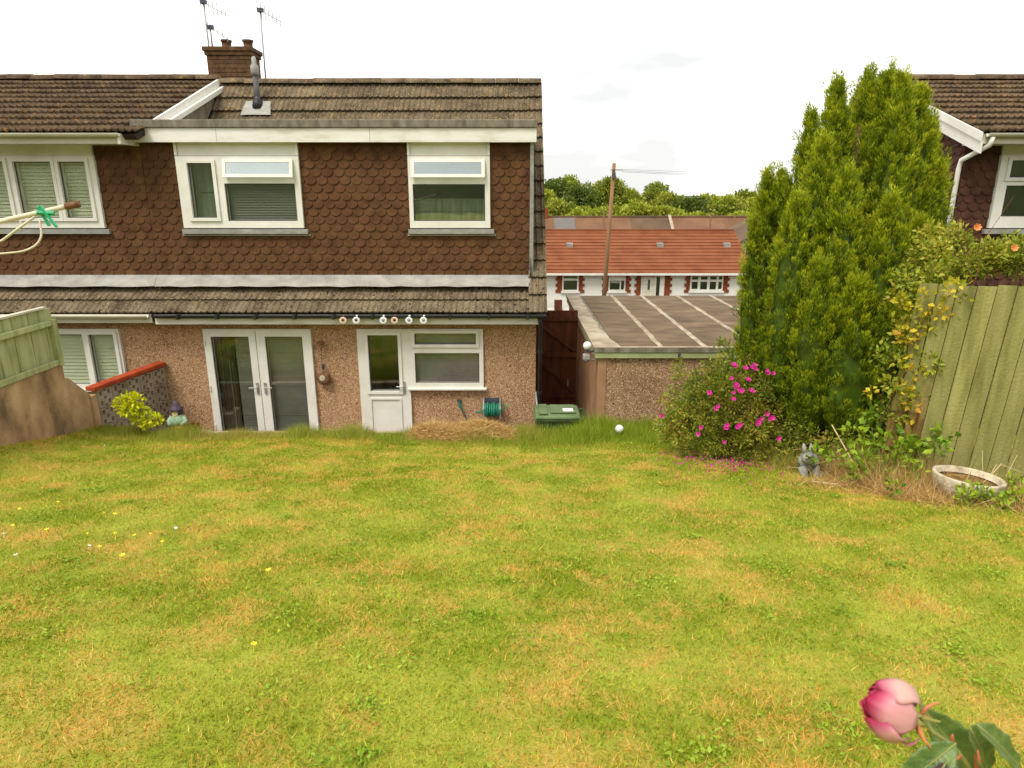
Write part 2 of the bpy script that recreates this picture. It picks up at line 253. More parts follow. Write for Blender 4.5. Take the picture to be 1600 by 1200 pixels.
M['conifer'] = leafmat('conifer_spray', [(0.028, 0.048, 0.005, 1), (0.095, 0.16, 0.007, 1), (0.34, 0.40, 0.012, 1), (0.64, 0.64, 0.022, 1)], 0.25)
M['azalea'] = leafmat('azalea_leaf', [(0.10, 0.14, 0.014, 1), (0.22, 0.26, 0.024, 1), (0.36, 0.36, 0.04, 1), (0.46, 0.22, 0.06, 1)], 0.25)
M['magenta'] = leafmat('magenta_petal', [(0.50, 0.015, 0.20, 1), (0.68, 0.05, 0.34, 1)], 0.25)
M['lime'] = leafmat('lime_leaf', [(0.42, 0.50, 0.01, 1), (0.62, 0.64, 0.015, 1), (0.74, 0.70, 0.03, 1)], 0.3)
M['rosefol'] = leafmat('shrub_leaf', [(0.12, 0.17, 0.015, 1), (0.26, 0.32, 0.025, 1), (0.40, 0.41, 0.04, 1), (0.46, 0.36, 0.05, 1)], 0.3)
M['orange'] = leafmat('orange_petal', [(0.70, 0.22, 0.06, 1), (0.80, 0.36, 0.12, 1)], 0.25)
M['bramble'] = leafmat('bramble_leaf', [(0.08, 0.16, 0.01, 1), (0.17, 0.29, 0.014, 1), (0.34, 0.44, 0.02, 1), (0.20, 0.28, 0.02, 1)], 0.25)
M['yellowleaf'] = leafmat('yellow_leaf', [(0.20, 0.26, 0.015, 1), (0.46, 0.42, 0.02, 1), (0.62, 0.48, 0.03, 1), (0.55, 0.30, 0.03, 1)], 0.3)
M['woodleaf1'] = leafmat('broadleaf_crown', [(0.13, 0.165, 0.016, 1), (0.25, 0.29, 0.026, 1), (0.37, 0.40, 0.05, 1)], 0.25)
M['woodleaf2'] = leafmat('yellow_green_crown', [(0.20, 0.24, 0.02, 1), (0.34, 0.38, 0.03, 1), (0.45, 0.47, 0.06, 1)], 0.25)
M['woodleaf3'] = leafmat('deep_green_crown', [(0.06, 0.095, 0.016, 1), (0.12, 0.165, 0.022, 1), (0.18, 0.225, 0.035, 1)], 0.25)
M['yellow'] = mat('yellow_petal', [L(240, 214, 20), L(250, 230, 60)], 30, 0.6)
M['whitepetal'] = mat('white_petal', [L(225, 222, 210), L(240, 238, 230)], 30, 0.6)

# ------------------------------------------------------------------ mesh helpers
class MB:
    def __init__(s): s.v = []; s.f = []
    def add(s, vs, fs):
        o = len(s.v); s.v += [tuple(p) for p in vs]; s.f += [tuple(i + o for i in q) for q in fs]; return s
    def box(s, x0, x1, y0, y1, z0, z1):
        return s.add([(x0, y0, z0), (x1, y0, z0), (x1, y1, z0), (x0, y1, z0), (x0, y0, z1), (x1, y0, z1), (x1, y1, z1), (x0, y1, z1)],
                     [(0, 3, 2, 1), (4, 5, 6, 7), (0, 1, 5, 4), (1, 2, 6, 5), (2, 3, 7, 6), (3, 0, 4, 7)])
    def bar(s, p0, p1, w, h, up=(0, 0, 1)):              # box along p0-p1
        p0, p1 = Vector(p0), Vector(p1); d = (p1 - p0).normalized(); u = Vector(up); sx = d.cross(u).normalized(); u = sx.cross(d)
        vs = [p + sx * a * w / 2 + u * b * h / 2 for p in (p0, p1) for a, b in ((-1, -1), (1, -1), (1, 1), (-1, 1))]
        return s.add(vs, [(0, 3, 2, 1), (4, 5, 6, 7), (0, 1, 5, 4), (1, 2, 6, 5), (2, 3, 7, 6), (3, 0, 4, 7)])
    def tube(s, pts, rs, n=8, cap=True):
        pts = [Vector(p) for p in pts]; k = len(pts)
        if not isinstance(rs, (list, tuple)): rs = [rs] * k
        vs = []; fs = []
        pu = None
        for i, p in enumerate(pts):
            d = (pts[min(i + 1, k - 1)] - pts[max(i - 1, 0)]).normalized()
            if pu is None: pu = Vector((0, 0, 1)) if abs(d.z) < 0.9 else Vector((1, 0, 0))
            a = d.cross(pu).normalized(); b = a.cross(d); pu = b
            for j in range(n):
                t = 2 * math.pi * j / n; vs.append(p + (a * math.cos(t) + b * math.sin(t)) * rs[i])
        for i in range(k - 1):
            for j in range(n):
                fs.append((i * n + j, i * n + (j + 1) % n, (i + 1) * n + (j + 1) % n, (i + 1) * n + j))
        if cap: fs.append(tuple(range(n - 1, -1, -1))); fs.append(tuple((k - 1) * n + j for j in range(n)))
        return s.add(vs, fs)
    def lathe(s, prof, c=(0, 0, 0), n=20, axis='z', sx=1, sy=1):
        vs = []; fs = []; k = len(prof)
        for r, h in prof:
            for j in range(n):
                t = 2 * math.pi * j / n; a, b = r * math.cos(t) * sx, r * math.sin(t) * sy
                vs.append((c[0] + a, c[1] + b, c[2] + h) if axis == 'z' else ((c[0] + a, c[1] + h, c[2] + b) if axis == 'y' else (c[0] + h, c[1] + a, c[2] + b)))
        for i in range(k - 1):
            for j in range(n): fs.append((i * n + j, i * n + (j + 1) % n, (i + 1) * n + (j + 1) % n, (i + 1) * n + j))
        if prof[0][0] > 1e-5: fs.append(tuple(range(n - 1, -1, -1)))
        if prof[-1][0] > 1e-5: fs.append(tuple((k - 1) * n + j for j in range(n)))
        return s.add(vs, fs)
    def prism(s, poly, axis, a, b):                       # 2D polygon pushed along an axis; axis 'x': (y,z), 'y': (x,z), 'z': (x,y)
        def P(u, v, t): return {'x': (t, u, v), 'y': (u, t, v), 'z': (u, v, t)}[axis]
        k = len(poly); vs = [P(u, v, a) for u, v in poly] + [P(u, v, b) for u, v in poly]
        fs = [tuple(range(k)), tuple(range(2 * k - 1, k - 1, -1))] + [(i, i + k, (i + 1) % k + k, (i + 1) % k) for i in range(k)]
        return s.add(vs, fs)
    def cells(s, x0, x1, z0, z1, y0, y1, holes):          # panel in xz with rectangular holes (x0,x1,z0,z1)
        xs = sorted({x0, x1, *[min(max(h[i], x0), x1) for h in holes for i in (0, 1)]}); zs = sorted({z0, z1, *[min(max(h[i], z0), z1) for h in holes for i in (2, 3)]})
        def hole(cx, cz): return any(h[0] < cx < h[1] and h[2] < cz < h[3] for h in holes)
        nx, nz = len(xs) - 1, len(zs) - 1
        solid = [[not hole((xs[i] + xs[i + 1]) / 2, (zs[j] + zs[j + 1]) / 2) for j in range(nz)] for i in range(nx)]
        def sol(i, j): return 0 <= i < nx and 0 <= j < nz and solid[i][j]
        for i in range(nx):
            for j in range(nz):
                if not solid[i][j]: continue
                a, b, c, d = xs[i], xs[i + 1], zs[j], zs[j + 1]
                s.add([(a, y0, c), (b, y0, c), (b, y0, d), (a, y0, d)], [(0, 1, 2, 3)])
                s.add([(a, y1, c), (b, y1, c), (b, y1, d), (a, y1, d)], [(3, 2, 1, 0)])
                if not sol(i - 1, j): s.add([(a, y0, c), (a, y0, d), (a, y1, d), (a, y1, c)], [(0, 1, 2, 3)])
                if not sol(i + 1, j): s.add([(b, y0, c), (b, y0, d), (b, y1, d), (b, y1, c)], [(3, 2, 1, 0)])
                if not sol(i, j - 1): s.add([(a, y0, c), (b, y0, c), (b, y1, c), (a, y1, c)], [(3, 2, 1, 0)])
                if not sol(i, j + 1): s.add([(a, y0, d), (b, y0, d), (b, y1, d), (a, y1, d)], [(0, 1, 2, 3)])
        return s
    def blob(s, c, r, seg=12, rings=8, sq=(1, 1, 1)):
        prof = [(max(math.sin(math.pi * i / rings), 0) * r, -math.cos(math.pi * i / rings) * r) for i in range(rings + 1)]
        o = len(s.v); s.lathe(prof, (0, 0, 0), seg)
        s.v[o:] = [(c[0] + x * sq[0], c[1] + y * sq[1], c[2] + z * sq[2]) for x, y, z in s.v[o:]]
        return s
    def mesh(s, name, m, smooth=False):
        me = bpy.data.meshes.new(name); me.from_pydata(s.v, [], s.f); me.materials.append(M[m] if isinstance(m, str) else m)
        if smooth:
            for p in me.polygons: p.use_smooth = True
        me.update(); return me
    def build(s, name, m, parent=None, smooth=False, bevel=0, **kw):
        return link(name, s.mesh(name, m, smooth), parent, bevel=bevel, **kw)
def link(name, me, parent=None, loc=None, rot=None, bevel=0, label=None, cat=None, group=None, kind=None, scale=None):
    o = bpy.data.objects.new(name, me); COL.objects.link(o)
    if parent is not None:
        o.parent = parent
        if parent.get('_root') is not None: o.matrix_parent_inverse = Matrix.Translation(-Vector(parent['_root']))
    if loc is not None: o.location = loc
    if rot is not None: o.rotation_euler = rot
    if scale is not None: o.scale = (scale,) * 3 if not hasattr(scale, '__len__') else scale
    if bevel:
        b = o.modifiers.new('bevel', 'BEVEL'); b.width = bevel; b.segments = 2; b.limit_method = 'ANGLE'
    tag(o, label, cat, group, kind); return o
def tag(o, label=None, cat=None, group=None, kind=None):
    if label: o['label'] = label
    if cat: o['category'] = cat
    if group: o['group'] = group
    if kind: o['kind'] = kind
    return o
def thing(name, loc, label, cat, group=None):
    o = bpy.data.objects.new(name, None); COL.objects.link(o); o.location = loc; o.empty_display_size = 0.2; o['_root'] = tuple(loc)
    return tag(o, label, cat, group)
def unit(a): return a / np.maximum(np.linalg.norm(a, axis=1, keepdims=True), 1e-9)
def leaf_mesh(name, m, P, D, Ln, Wd, rnd=None, rnd2=None, shape='diamond', fold=0.25, tip=0.0):
    """One mesh of many small leaves: P root, D direction, Ln length, Wd width. shape: 'tri' blade or folded 'diamond' leaf."""
    n = len(P); D = unit(D); Q = rng.normal(size=(n, 3)); S = unit(np.cross(D, Q)); U = np.cross(S, D)
    Ln = np.broadcast_to(Ln, (n,))[:, None]; Wd = np.broadcast_to(Wd, (n,))[:, None]
    if shape == 'tri':
        V = np.stack([P - S * Wd / 2, P + S * Wd / 2, P + D * Ln], 1).reshape(-1, 3); k = 3
        loops = np.arange(3 * n); starts = np.arange(n) * 3; tot = np.full(n, 3)
    else:
        mid = P + D * Ln * 0.45
        V = np.stack([P, mid + S * Wd / 2 + U * Wd * fold, P + D * Ln, mid - S * Wd / 2 + U * Wd * fold], 1).reshape(-1, 3); k = 4
        b = np.arange(n)[:, None] * 4; loops = np.concatenate([b + np.array([0, 1, 2]), b + np.array([0, 2, 3])], 1).reshape(-1); starts = np.arange(2 * n) * 3; tot = np.full(2 * n, 3)
    me = bpy.data.meshes.new(name); me.vertices.add(len(V)); me.vertices.foreach_set('co', V.astype(np.float32).ravel())
    me.loops.add(len(loops)); me.loops.foreach_set('vertex_index', loops.astype(np.int32))
    me.polygons.add(len(starts)); me.polygons.foreach_set('loop_start', starts.astype(np.int32)); me.polygons.foreach_set('loop_total', tot.astype(np.int32))
    me.update(calc_edges=True)
    r1 = rng.random(n) if rnd is None else rnd
    vals = np.repeat(r1, k)
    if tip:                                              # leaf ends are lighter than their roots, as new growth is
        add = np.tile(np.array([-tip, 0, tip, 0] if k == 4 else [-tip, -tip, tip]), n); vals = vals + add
    a = me.attributes.new('rnd', 'FLOAT', 'POINT'); a.data.foreach_set('value', np.clip(vals, 0, 1).astype(np.float32))
    r2 = rng.random(n) if rnd2 is None else rnd2
    a = me.attributes.new('rnd2', 'FLOAT', 'POINT'); a.data.foreach_set('value', np.repeat(r2, k).astype(np.float32))
    me.materials.append(M[m] if isinstance(m, str) else m); return me

# ------------------------------------------------------------------ ground
def lawn_z(x, y):
    z = 2.7 - 0.2 * y + 0.025 * np.sin(1.3 * x + 0.7 * y) + 0.02 * np.sin(2.1 * y - 0.8 * x)
    z = z + 0.16 * np.clip((-x - 4.6) / 1.4, 0, 1) ** 2 * np.clip(y / 8, 0, 1)
    return z
def ground_z(x, y):
    ys = [-400, -90, -45, -12, -3, 9.3, 9.75, 10.5, 19, 23, 45, 62, 120, 300, 2500]
    zs = [26, 24, 18, 6.5, 3.05, 0.55, -0.06, -0.06, -0.06, -2.05, -2.1, -4.5, -6.5, -7.0, -8]
    return np.interp(y, ys, zs)
gx = sorted(set([-1500, -600, -250, -120, -60, -30] + list(np.arange(-16, 17, 1.0)) + [30, 60, 120, 250, 600, 1500]))
gy = sorted(set([-400, -200, -90, -60, -45, -30, -20, -12, -7, -3, 0, 3, 6, 9.3, 9.75, 10.5, 14, 19, 21, 23, 28, 34, 45, 62, 90, 120, 180, 300, 700, 1500, 2500]))
g = MB(); vs = [(x, y, float(ground_z(x, y))) for y in gy for x in gx]; nx = len(gx)
g.add(vs, [(j * nx + i, j * nx + i + 1, (j + 1) * nx + i + 1, (j + 1) * nx + i) for j in range(len(gy) - 1) for i in range(nx - 1)])
M['rough'] = mat('rough_hillside', [(0.035, 0.05, 0.014, 1), (0.07, 0.085, 0.025, 1), (0.10, 0.10, 0.04, 1)], 0.25, 0.95, 0.5, 3)
g.build('ground', 'rough', kind='structure', label='grassy ground falling away past the houses into the valley')
def inside_lawn(x, y):
    return (y < np.where(x < 1.0, 9.50, 10.25)) & (x > -6.25) & (x < 7.5)
g = MB(); xs = list(np.arange(-6.3, 7.6, 0.25)); ys = list(np.arange(-4, 9.51, 0.25)); nx = len(xs)
g.add([(x, y, float(lawn_z(x, y))) for y in ys for x in xs], [(j * nx + i, j * nx + i + 1, (j + 1) * nx + i + 1, (j + 1) * nx + i) for j in range(len(ys) - 1) for i in range(nx - 1)])
xs2 = [1.0 + 0.25 * i for i in range(27)]; ys2 = [9.5, 9.75, 10.0, 10.29]; n2 = len(xs2)
g.add([(x, y, float(lawn_z(x, y))) for y in ys2 for x in xs2], [(j * n2 + i, j * n2 + i + 1, (j + 1) * n2 + i + 1, (j + 1) * n2 + i) for j in range(3) for i in range(n2 - 1)])
g.build('lawn', 'turf', smooth=True, kind='structure', label='sloping back garden lawn with dry straw coloured patches')
MB().box(-6.05, 1.30, 9.62, 11.0, -0.1, 0.0).build('patio', 'paving', kind='structure', label='narrow concrete patio below the lawn along the house')
MB().box(0.42, 1.30, 11.02, 19.0, -0.1, 0.004).build('alley_path', 'paving', kind='structure', label='concrete path between the house and the garage')
MB().box(-80, 80, 25, 30.5, -2.3, -1.99).build('road', 'asphalt', kind='structure', label='asphalt road in front of the bungalow')
MB().box(-80, 80, 30.52, 32.2, -2.3, -1.86).build('pavement', 'paving', kind='structure', label='concrete pavement in front of the bungalow', bevel=0.02)
# retaining wall with concrete coping at the lawn's edge
t = thing('retaining_wall', (-2.6, 9.55, 0), 'low concrete edging wall holding the lawn above the patio', 'wall')
MB().box(-6.05, 1.0, 9.50, 9.61, -0.05, 0.74).build('wall_face', 'concrete', t)
x = -6.05
while x < 0.99:
    w = min(0.6, 1.0 - x); MB().box(x + 0.004, x + w - 0.004, 9.46, 9.66, 0.742 + random.uniform(0, .008), 0.80 + random.uniform(-.006, .006)).build('coping_stone', 'concrete', t, bevel=0.012); x += w
MB().box(0.95, 1.05, 9.62, 10.22, -0.05, 0.62).build('side_wall', 'concrete', t)

# ------------------------------------------------------------------ shared house pieces
def clip(poly, ax, val, keep_less):
    o = []; k = len(poly)
    for i in range(k):
        a, b = poly[i], poly[(i + 1) % k]; ia = (a[ax] <= val) if keep_less else (a[ax] >= val); ib = (b[ax] <= val) if keep_less else (b[ax] >= val)
        if ia: o.append(a)
        if ia != ib:
            t_ = (val - a[ax]) / (b[ax] - a[ax]); o.append(tuple(a[q] + t_ * (b[q] - a[q]) for q in (0, 1)))
    return o
TW, TG, TL = 0.182, 0.122, 0.185
def scale_outline():
    w = TW / 2 - 0.002; p = [(-w, TL), (-w, TG * 0.62)]
    for i in range(1, 8): a = math.pi * i / 8; p.append((-math.cos(a) * w, TG * 0.62 - math.sin(a) * TG * 0.62))
    return p + [(w, TG * 0.62), (w, TL)]
def scale_mesh(poly, m):
    """A fishscale tile in local x/z, hung on a wall facing -y, its foot proud of the tile below."""
    k = len(poly); off = lambda z: -0.026 + 0.021 * z / TL
    b = MB(); b.add([(x, off(z), z) for x, z in poly] + [(x, off(z) + 0.011, z) for x, z in poly], [tuple(range(k))[::-1]] + [(i, (i + 1) % k, (i + 1) % k + k, i + k) for i in range(k)])
    for i, f in enumerate(b.f):
        pass
    me = b.mesh('hung_tile', m); return me
SCALE = {}
def hang_tiles(parent, x0, x1, z0, z1, y, holes, m, limit, near, xf=None, ok=None):
    """Rows of fishscale tiles over a wall; those clipped by an edge get a mesh of their own. Past the limit the rest go into one part."""
    if m not in SCALE: SCALE[m] = scale_mesh(scale_outline(), m)
    todo = []; r = 0; z = z0
    while z < z1 - 0.02:
        x = x0 + (0 if r % 2 == 0 else -TW / 2)
        while x < x1 + TW / 2:
            poly = scale_outline(); c = (x + TW / 2, z); lim = False; spans = [(x0, x1)]
            for h in holes:
                if z + TG * 0.5 > h[2] and z < h[3] - 0.02:
                    new = []
                    for a, b in spans:
                        if h[0] > a: new.append((a, min(b, h[0])))
                        if h[1] < b: new.append((max(a, h[1]), b))
                    spans = new
            for a, b in spans:
                q = poly
                if c[0] - TW / 2 < a - 1e-4: q = clip(q, 0, a - c[0], False); lim = True
                if c[0] + TW / 2 > b + 1e-4: q = clip(q, 0, b - c[0], True); lim = True
                if not q or max(p[0] for p in q) - min(p[0] for p in q) < 0.02: continue
                l2 = lim
                if z + TL > z1: q = clip(q, 1, z1 - z, True); l2 = True
                if len(q) > 2: todo.append((c, q if l2 or lim else None))
            x += TW
        z += TG; r += 1
    if ok: todo = [e for e in todo if ok(*e[0])]
    todo.sort(key=lambda e: (e[0][0] - near[0]) ** 2 + (e[0][1] - near[1]) ** 2)
    rest = MB()
    for i, (c, q) in enumerate(todo):
        jy = random.uniform(-0.003, 0.002); jr = random.uniform(-0.012, 0.012)
        if i < limit:
            me = SCALE[m] if q is None else scale_mesh(q, m)
            loc = (c[0], y + jy, c[1]); rot = (random.uniform(-0.01, 0.01), jr, 0)
            if xf: loc = xf(c[0], jy, c[1]); rot = (0, 0, R(-90))
            link('hung_tile', me, parent, loc, rot)
        else:
            pl = q or scale_outline(); off = lambda zz: -0.026 + 0.021 * zz / TL; k = len(pl)
            pts = [(c[0] + a, y + jy + off(b), c[1] + b) for a, b in pl] + [(c[0] + a, y + jy + off(b) + 0.011, c[1] + b) for a, b in pl]
            if xf: pts = [xf(c[0] + a, jy + off(b) + d, c[1] + b) for d in (0, 0.011) for a, b in pl]
            rest.add(pts, [tuple(range(k))[::-1]] + [(i, (i + 1) % k, (i + 1) % k + k, i + k) for i in range(k)])
    if rest.v: rest.build('far_hung_tiles', m, parent, kind='stuff')
RW, RG, RL = 0.30, 0.335, 0.42
def roman_mesh(m, w=RW, rolls=3, h=0.022):
    """Interlocking roll tile: local x across, y up the slope, z normal."""
    n = rolls * 4; b = MB(); pr = []
    for i in range(n + 1):
        u = i / n; pr.append((-w / 2 + u * w + (0.0015 if i == 0 else -0.0015 if i == n else 0), h * (max(0.0, math.cos(2 * math.pi * (u * rolls - 0.5))) ** 0.8)))
    vs = [(x, 0, z + 0.066) for x, z in pr] + [(x, RL, z + 0.008) for x, z in pr] + [(x, 0, z + 0.034) for x, z in pr]; k = n + 1
    fs = [(i, i + 1, k + i + 1, k + i) for i in range(n)] + [(2 * k + i, 2 * k + i + 1, i + 1, i) for i in range(n)]
    fs += [(0, k, 2 * k), (n, 2 * k + n, k + n)]
    return b.add(vs, fs).mesh('roof_tile', m)
ROMAN = {}
def roof_tiles(parent, x0, x1, ye, ze, pitch, rows, m, gauge=RG, first=0, rolls=3, limit=300):
    key = (m, rolls)
    if key not in ROMAN: ROMAN[key] = roman_mesh(m, rolls=rolls)
    n = int(round((x1 - x0) / RW)); w = (x1 - x0) / n; k = 0
    for r in range(first, first + rows):
        for i in range(n):
            d = r * gauge; j = random.uniform(-0.004, 0.004)
            o = link('roof_tile', ROMAN[key], parent, (x0 + (i + 0.5) * w, ye + d * math.cos(pitch), ze + d * math.sin(pitch) + j), (pitch + random.uniform(-.008, .008), random.uniform(-.008, .008), 0), scale=(w / RW, 1, 1)); k += 1
def ridge_tiles(parent, x0, x1, y, z, m):
    n = max(1, int(round((x1 - x0) / 0.45))); w = (x1 - x0) / n
    pr = [(0.13 * math.cos(a), 0.10 * math.sin(a)) for a in [math.pi * i / 8 for i in range(9)]]
    b = MB(); b.add([(-w / 2 + 0.004, py, pz) for py, pz in pr] + [(w / 2 - 0.004, py, pz) for py, pz in pr], [(i, i + 1, i + 10, i + 9) for i in range(8)] + [tuple(range(9))[::-1], tuple(range(9, 18))])
    me = b.mesh('ridge_tile', m, True)
    for i in range(n): link('ridge_tile', me, parent, (x0 + (i + 0.5) * w, y, z + random.uniform(-.006, .006)), (0, random.uniform(-.012, .012), random.uniform(-.02, .02)))
def ring(mb, x0, x1, z0, z1, y0, y1, t_):
    return mb.cells(x0 - t_, x1 + t_, z0 - t_, z1 + t_, y0, y1, [(x0, x1, z0, z1)])
def window(parent, x0, x1, z0, z1, y, panes, sashes=(), blind=None, sill=None, fm='upvc', proud=0.055, name='window', room_depth=1.6, glass='glass', label=None, blinds=None, opening=()):
    """Frame mesh as the part; panes, sashes, sill, blinds and the room behind as its sub-parts. y is the wall face."""
    f = MB().cells(x0, x1, z0, z1, y - proud, y + 0.05, panes).build(name, fm, parent, bevel=0.006)
    if label: f['label'] = label
    for i, (a, b, c, d) in enumerate(panes):
        if i in opening:                                  # top-hung light standing slightly open
            q = MB().box(a - .005, b + .005, y - proud - 0.018, y - proud - 0.012, c - .005, d + .005); s2 = MB().cells(a - 0.052, b + 0.052, c - 0.05, d + 0.05, y - proud - 0.03, y - proud - 0.002, [(a, b, c, d)])
            hz, hy_, ca, sa = d + 0.05, y - proud, math.cos(R(-13)), math.sin(R(-13))
            for w_ in (q, s2): w_.v = [(p[0], hy_ + (p[1] - hy_) * ca - (p[2] - hz) * sa, hz + (p[1] - hy_) * sa + (p[2] - hz) * ca) for p in w_.v]
            s2.build('sash', fm, f, bevel=0.005); q.build('pane', 'glass_lt', f)
            continue
        MB().box(a - .005, b + .005, y - proud + 0.045, y - proud + 0.051, c - .005, d + .005).build('pane', glass, f)
        MB().cells(a - 0.0, b + 0.0, c - 0.0, d + 0.0, y - proud + 0.022, y - proud + 0.043, [(a + 0.012, b - 0.012, c + 0.012, d - 0.012)]).build('bead', 'grey_plastic', f)
    for i in sashes:
        if i in opening: continue
        a, b, c, d = panes[i]
        MB().cells(a - 0.052, b + 0.052, c - 0.05, d + 0.05, y - proud - 0.026, y - proud - 0.001, [(a, b, c, d)]).build('sash', fm, f, bevel=0.006)
    if sill:
        s0, s1, sz0, sz1, sp, sm = sill
        MB().box(s0, s1, y - sp, y + 0.02, sz0, sz1).build('sill', sm, f, bevel=0.006)
    r = MB(); rx0, rx1, rz0, rz1, ry0, ry1 = x0 + .01, x1 - .01, z0 + .01, z1 - .01, y + 0.051, y + room_depth
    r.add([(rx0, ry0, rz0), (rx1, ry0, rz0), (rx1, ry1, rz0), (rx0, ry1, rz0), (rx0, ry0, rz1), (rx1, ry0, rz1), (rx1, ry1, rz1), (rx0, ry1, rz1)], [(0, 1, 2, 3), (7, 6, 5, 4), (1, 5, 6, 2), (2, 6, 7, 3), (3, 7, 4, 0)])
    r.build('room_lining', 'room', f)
    if blinds:
        for (a, b, c, d, bm, pitch) in blinds:
            q = MB(); z = c
            while z < d:
                q.add([(a, y + 0.055, z), (b, y + 0.055, z), (b, y + 0.072, z + pitch * 0.94), (a, y + 0.072, z + pitch * 0.94)], [(0, 1, 2, 3)]); z += pitch
            for xx in (a + 0.12 * (b - a), b - 0.12 * (b - a)): q.box(xx - .003, xx + .003, y + 0.074, y + 0.078, c, d)
            q.box(a, b, y + 0.052, y + 0.08, d, d + 0.03); q.build('venetian_blind', bm, f)
    return f
PITCH = math.atan2(3.91, 3.3); PITCHL = R(37)

# ------------------------------------------------------------------ the house in the middle
H = thing('house', (-2.7, 11.0, 0), 'brown tile hung semi detached house with flat topped dormer, behind the lawn', 'house')
X0, X1 = -5.85, 0.40
fd = (-5.13, -3.34, 0.0, 2.12); bd = (-2.58, -1.72, 0.0, 2.12); kw = (-1.7195, -0.48, 1.10, 2.12)
MB().cells(X0 + .001, X1, -0.05, 2.45, 11.0, 11.25, [fd, bd, kw]).build('wall', 'pebble', H)
MB().box(X1 - 0.22, X1 - .001, 11.251, 17.3, -0.05, 2.45).prism([(11.251, 2.45), (17.3, 2.45), (14.0, 6.20)], 'x', X1 - 0.22, X1 - .001).build('gable_wall', 'pebble', H)
MB().box(X0, X1, 17.301, 17.5, -0.05, 2.45).build('rear_wall', 'pebble', H)
# dormer
DZ0, DZ1 = 2.95, 5.06
wl = (-5.30, -3.36, 3.74, DZ1); wr = (-1.645, -0.35, 3.74, DZ1)
MB().cells(X0 + .001, 0.29, 2.86, DZ1 + 0.1, 11.2, 11.4, [wl, wr]).build('dormer_wall', 'dark_back', H)
MB().box(0.20, 0.288, 11.401, 13.2, 2.9, DZ1 + 0.1).build('dormer_cheek', 'dark_back', H)
hang_tiles(H, X0 + .002, 0.285, DZ0, DZ1 - 0.01, 11.199, [(wl[0] - .0, wl[1] + .0, wl[2] - 0.11, 9), (wr[0] - .0, wr[1] + .0, wr[2] - 0.11, 9)], 'hung', 300, (-1.9, 4.1))
def dormer_window(wx, panes, sash, blinds, opening, label):
    f = window(H, wx[0], wx[1], wx[2], 4.845, 11.2, panes, sash, sill=(wx[0] - 0.03, wx[1] + 0.06, 3.645, 3.72, 0.085, 'lead'), blinds=blinds, label=label, opening=opening, proud=0.07)
    MB().box(wx[0] + 0.045, wx[1] - 0.045, 11.155, 11.2, 4.852, DZ1).build('head_panel', 'upvc', f)
    for a in (wx[0], wx[1] - 0.04): MB().box(a, a + 0.04, 11.125, 11.2, 4.852, DZ1).build('head_trim', 'upvc', f)
    MB().box(wx[0] - 0.05, wx[1] + 0.09, 11.16, 11.2, 3.615, 3.644).build('lead_apron', 'lead', f)
    return f
dormer_window(wl, [(-5.12, -4.73, 3.90, 4.74), (-4.50, -3.50, 4.56, 4.74), (-4.57, -3.45, 3.85, 4.43)], (0, 1), [(-4.55, -3.47, 3.86, 4.38, 'blind_and_reflection', 0.04), (-5.1, -4.74, 3.9, 4.3, 'net', 0.95)], (1,), 'three pane white window on the left of the dormer')
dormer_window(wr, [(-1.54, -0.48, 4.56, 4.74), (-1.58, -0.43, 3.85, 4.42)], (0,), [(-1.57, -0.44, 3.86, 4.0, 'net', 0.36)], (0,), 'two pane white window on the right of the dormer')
# fascia boards, felt edge, flat dormer roof
for a, b in ((X0, -4.57), (-4.566, -2.2), (-2.196, 0.38)):
    MB().box(a, b, 11.03, 11.06, 5.04, 5.25).build('fascia_board', 'fascia', H, bevel=0.004)
MB().box(X0, 0.37, 11.061, 11.2, 5.06, 5.10).build('soffit', 'fascia', H)
MB().box(X0 - 0.02, 0.39, 11.0, 11.09, 5.252, 5.37).build('felt_edge', 'felt', H, bevel=0.012)
MB().box(X0, 0.38, 11.091, 13.3, 5.25, 5.355).build('flat_roof', 'felt', H)
# main roof: rows above the flat dormer roof, rows at the eaves, the verge column
ye, ze = 10.70, 2.40
rr = MB(); rr.prism([(13.0, ze + (13.0 - ye) * math.tan(PITCH) - 0.06), (14.0, 6.27), (17.5, 2.3), (17.5, 2.2), (14.0, 6.15), (13.0, 4.95)], 'x', X0, 0.44); rr.build('roof', 'dark_back', H)
MB().prism([(ye, ze - 0.02), (11.2, ze + 0.5 * math.tan(PITCHL) - 0.03), (11.2, ze + 0.15), (ye + 0.25, ze - 0.02)], 'x', X0, 0.52).build('eaves_roof', 'dark_back', H)
roof_tiles(H, X0 + 0.23, 0.27, ye, ze, PITCH, 5, 'tile', first=10)
roof_tiles(H, X0 + .005, 0.27, ye, ze, PITCHL, 2, 'tile_low', gauge=0.285)
for r in range(0, 15):
    d = r * RG; m = 'tile_low' if r < 3 else 'tile'; key = (m, 3)
    link('verge_tile', ROMAN[key], H, (0.42, ye + d * math.cos(PITCH), ze + d * math.sin(PITCH) + 0.012), (PITCH, random.uniform(-.01, .01), 0))
MB().prism([(ye - .02, ze - 0.05), (14.0, 6.25), (14.0, 6.12), (ye + 0.08, ze - 0.10)], 'x', 0.402, 0.54).build('verge_board', 'grey_plastic', H)
ridge_tiles(H, X0 + 0.3, 0.56, 14.0, 6.30, 'tile')
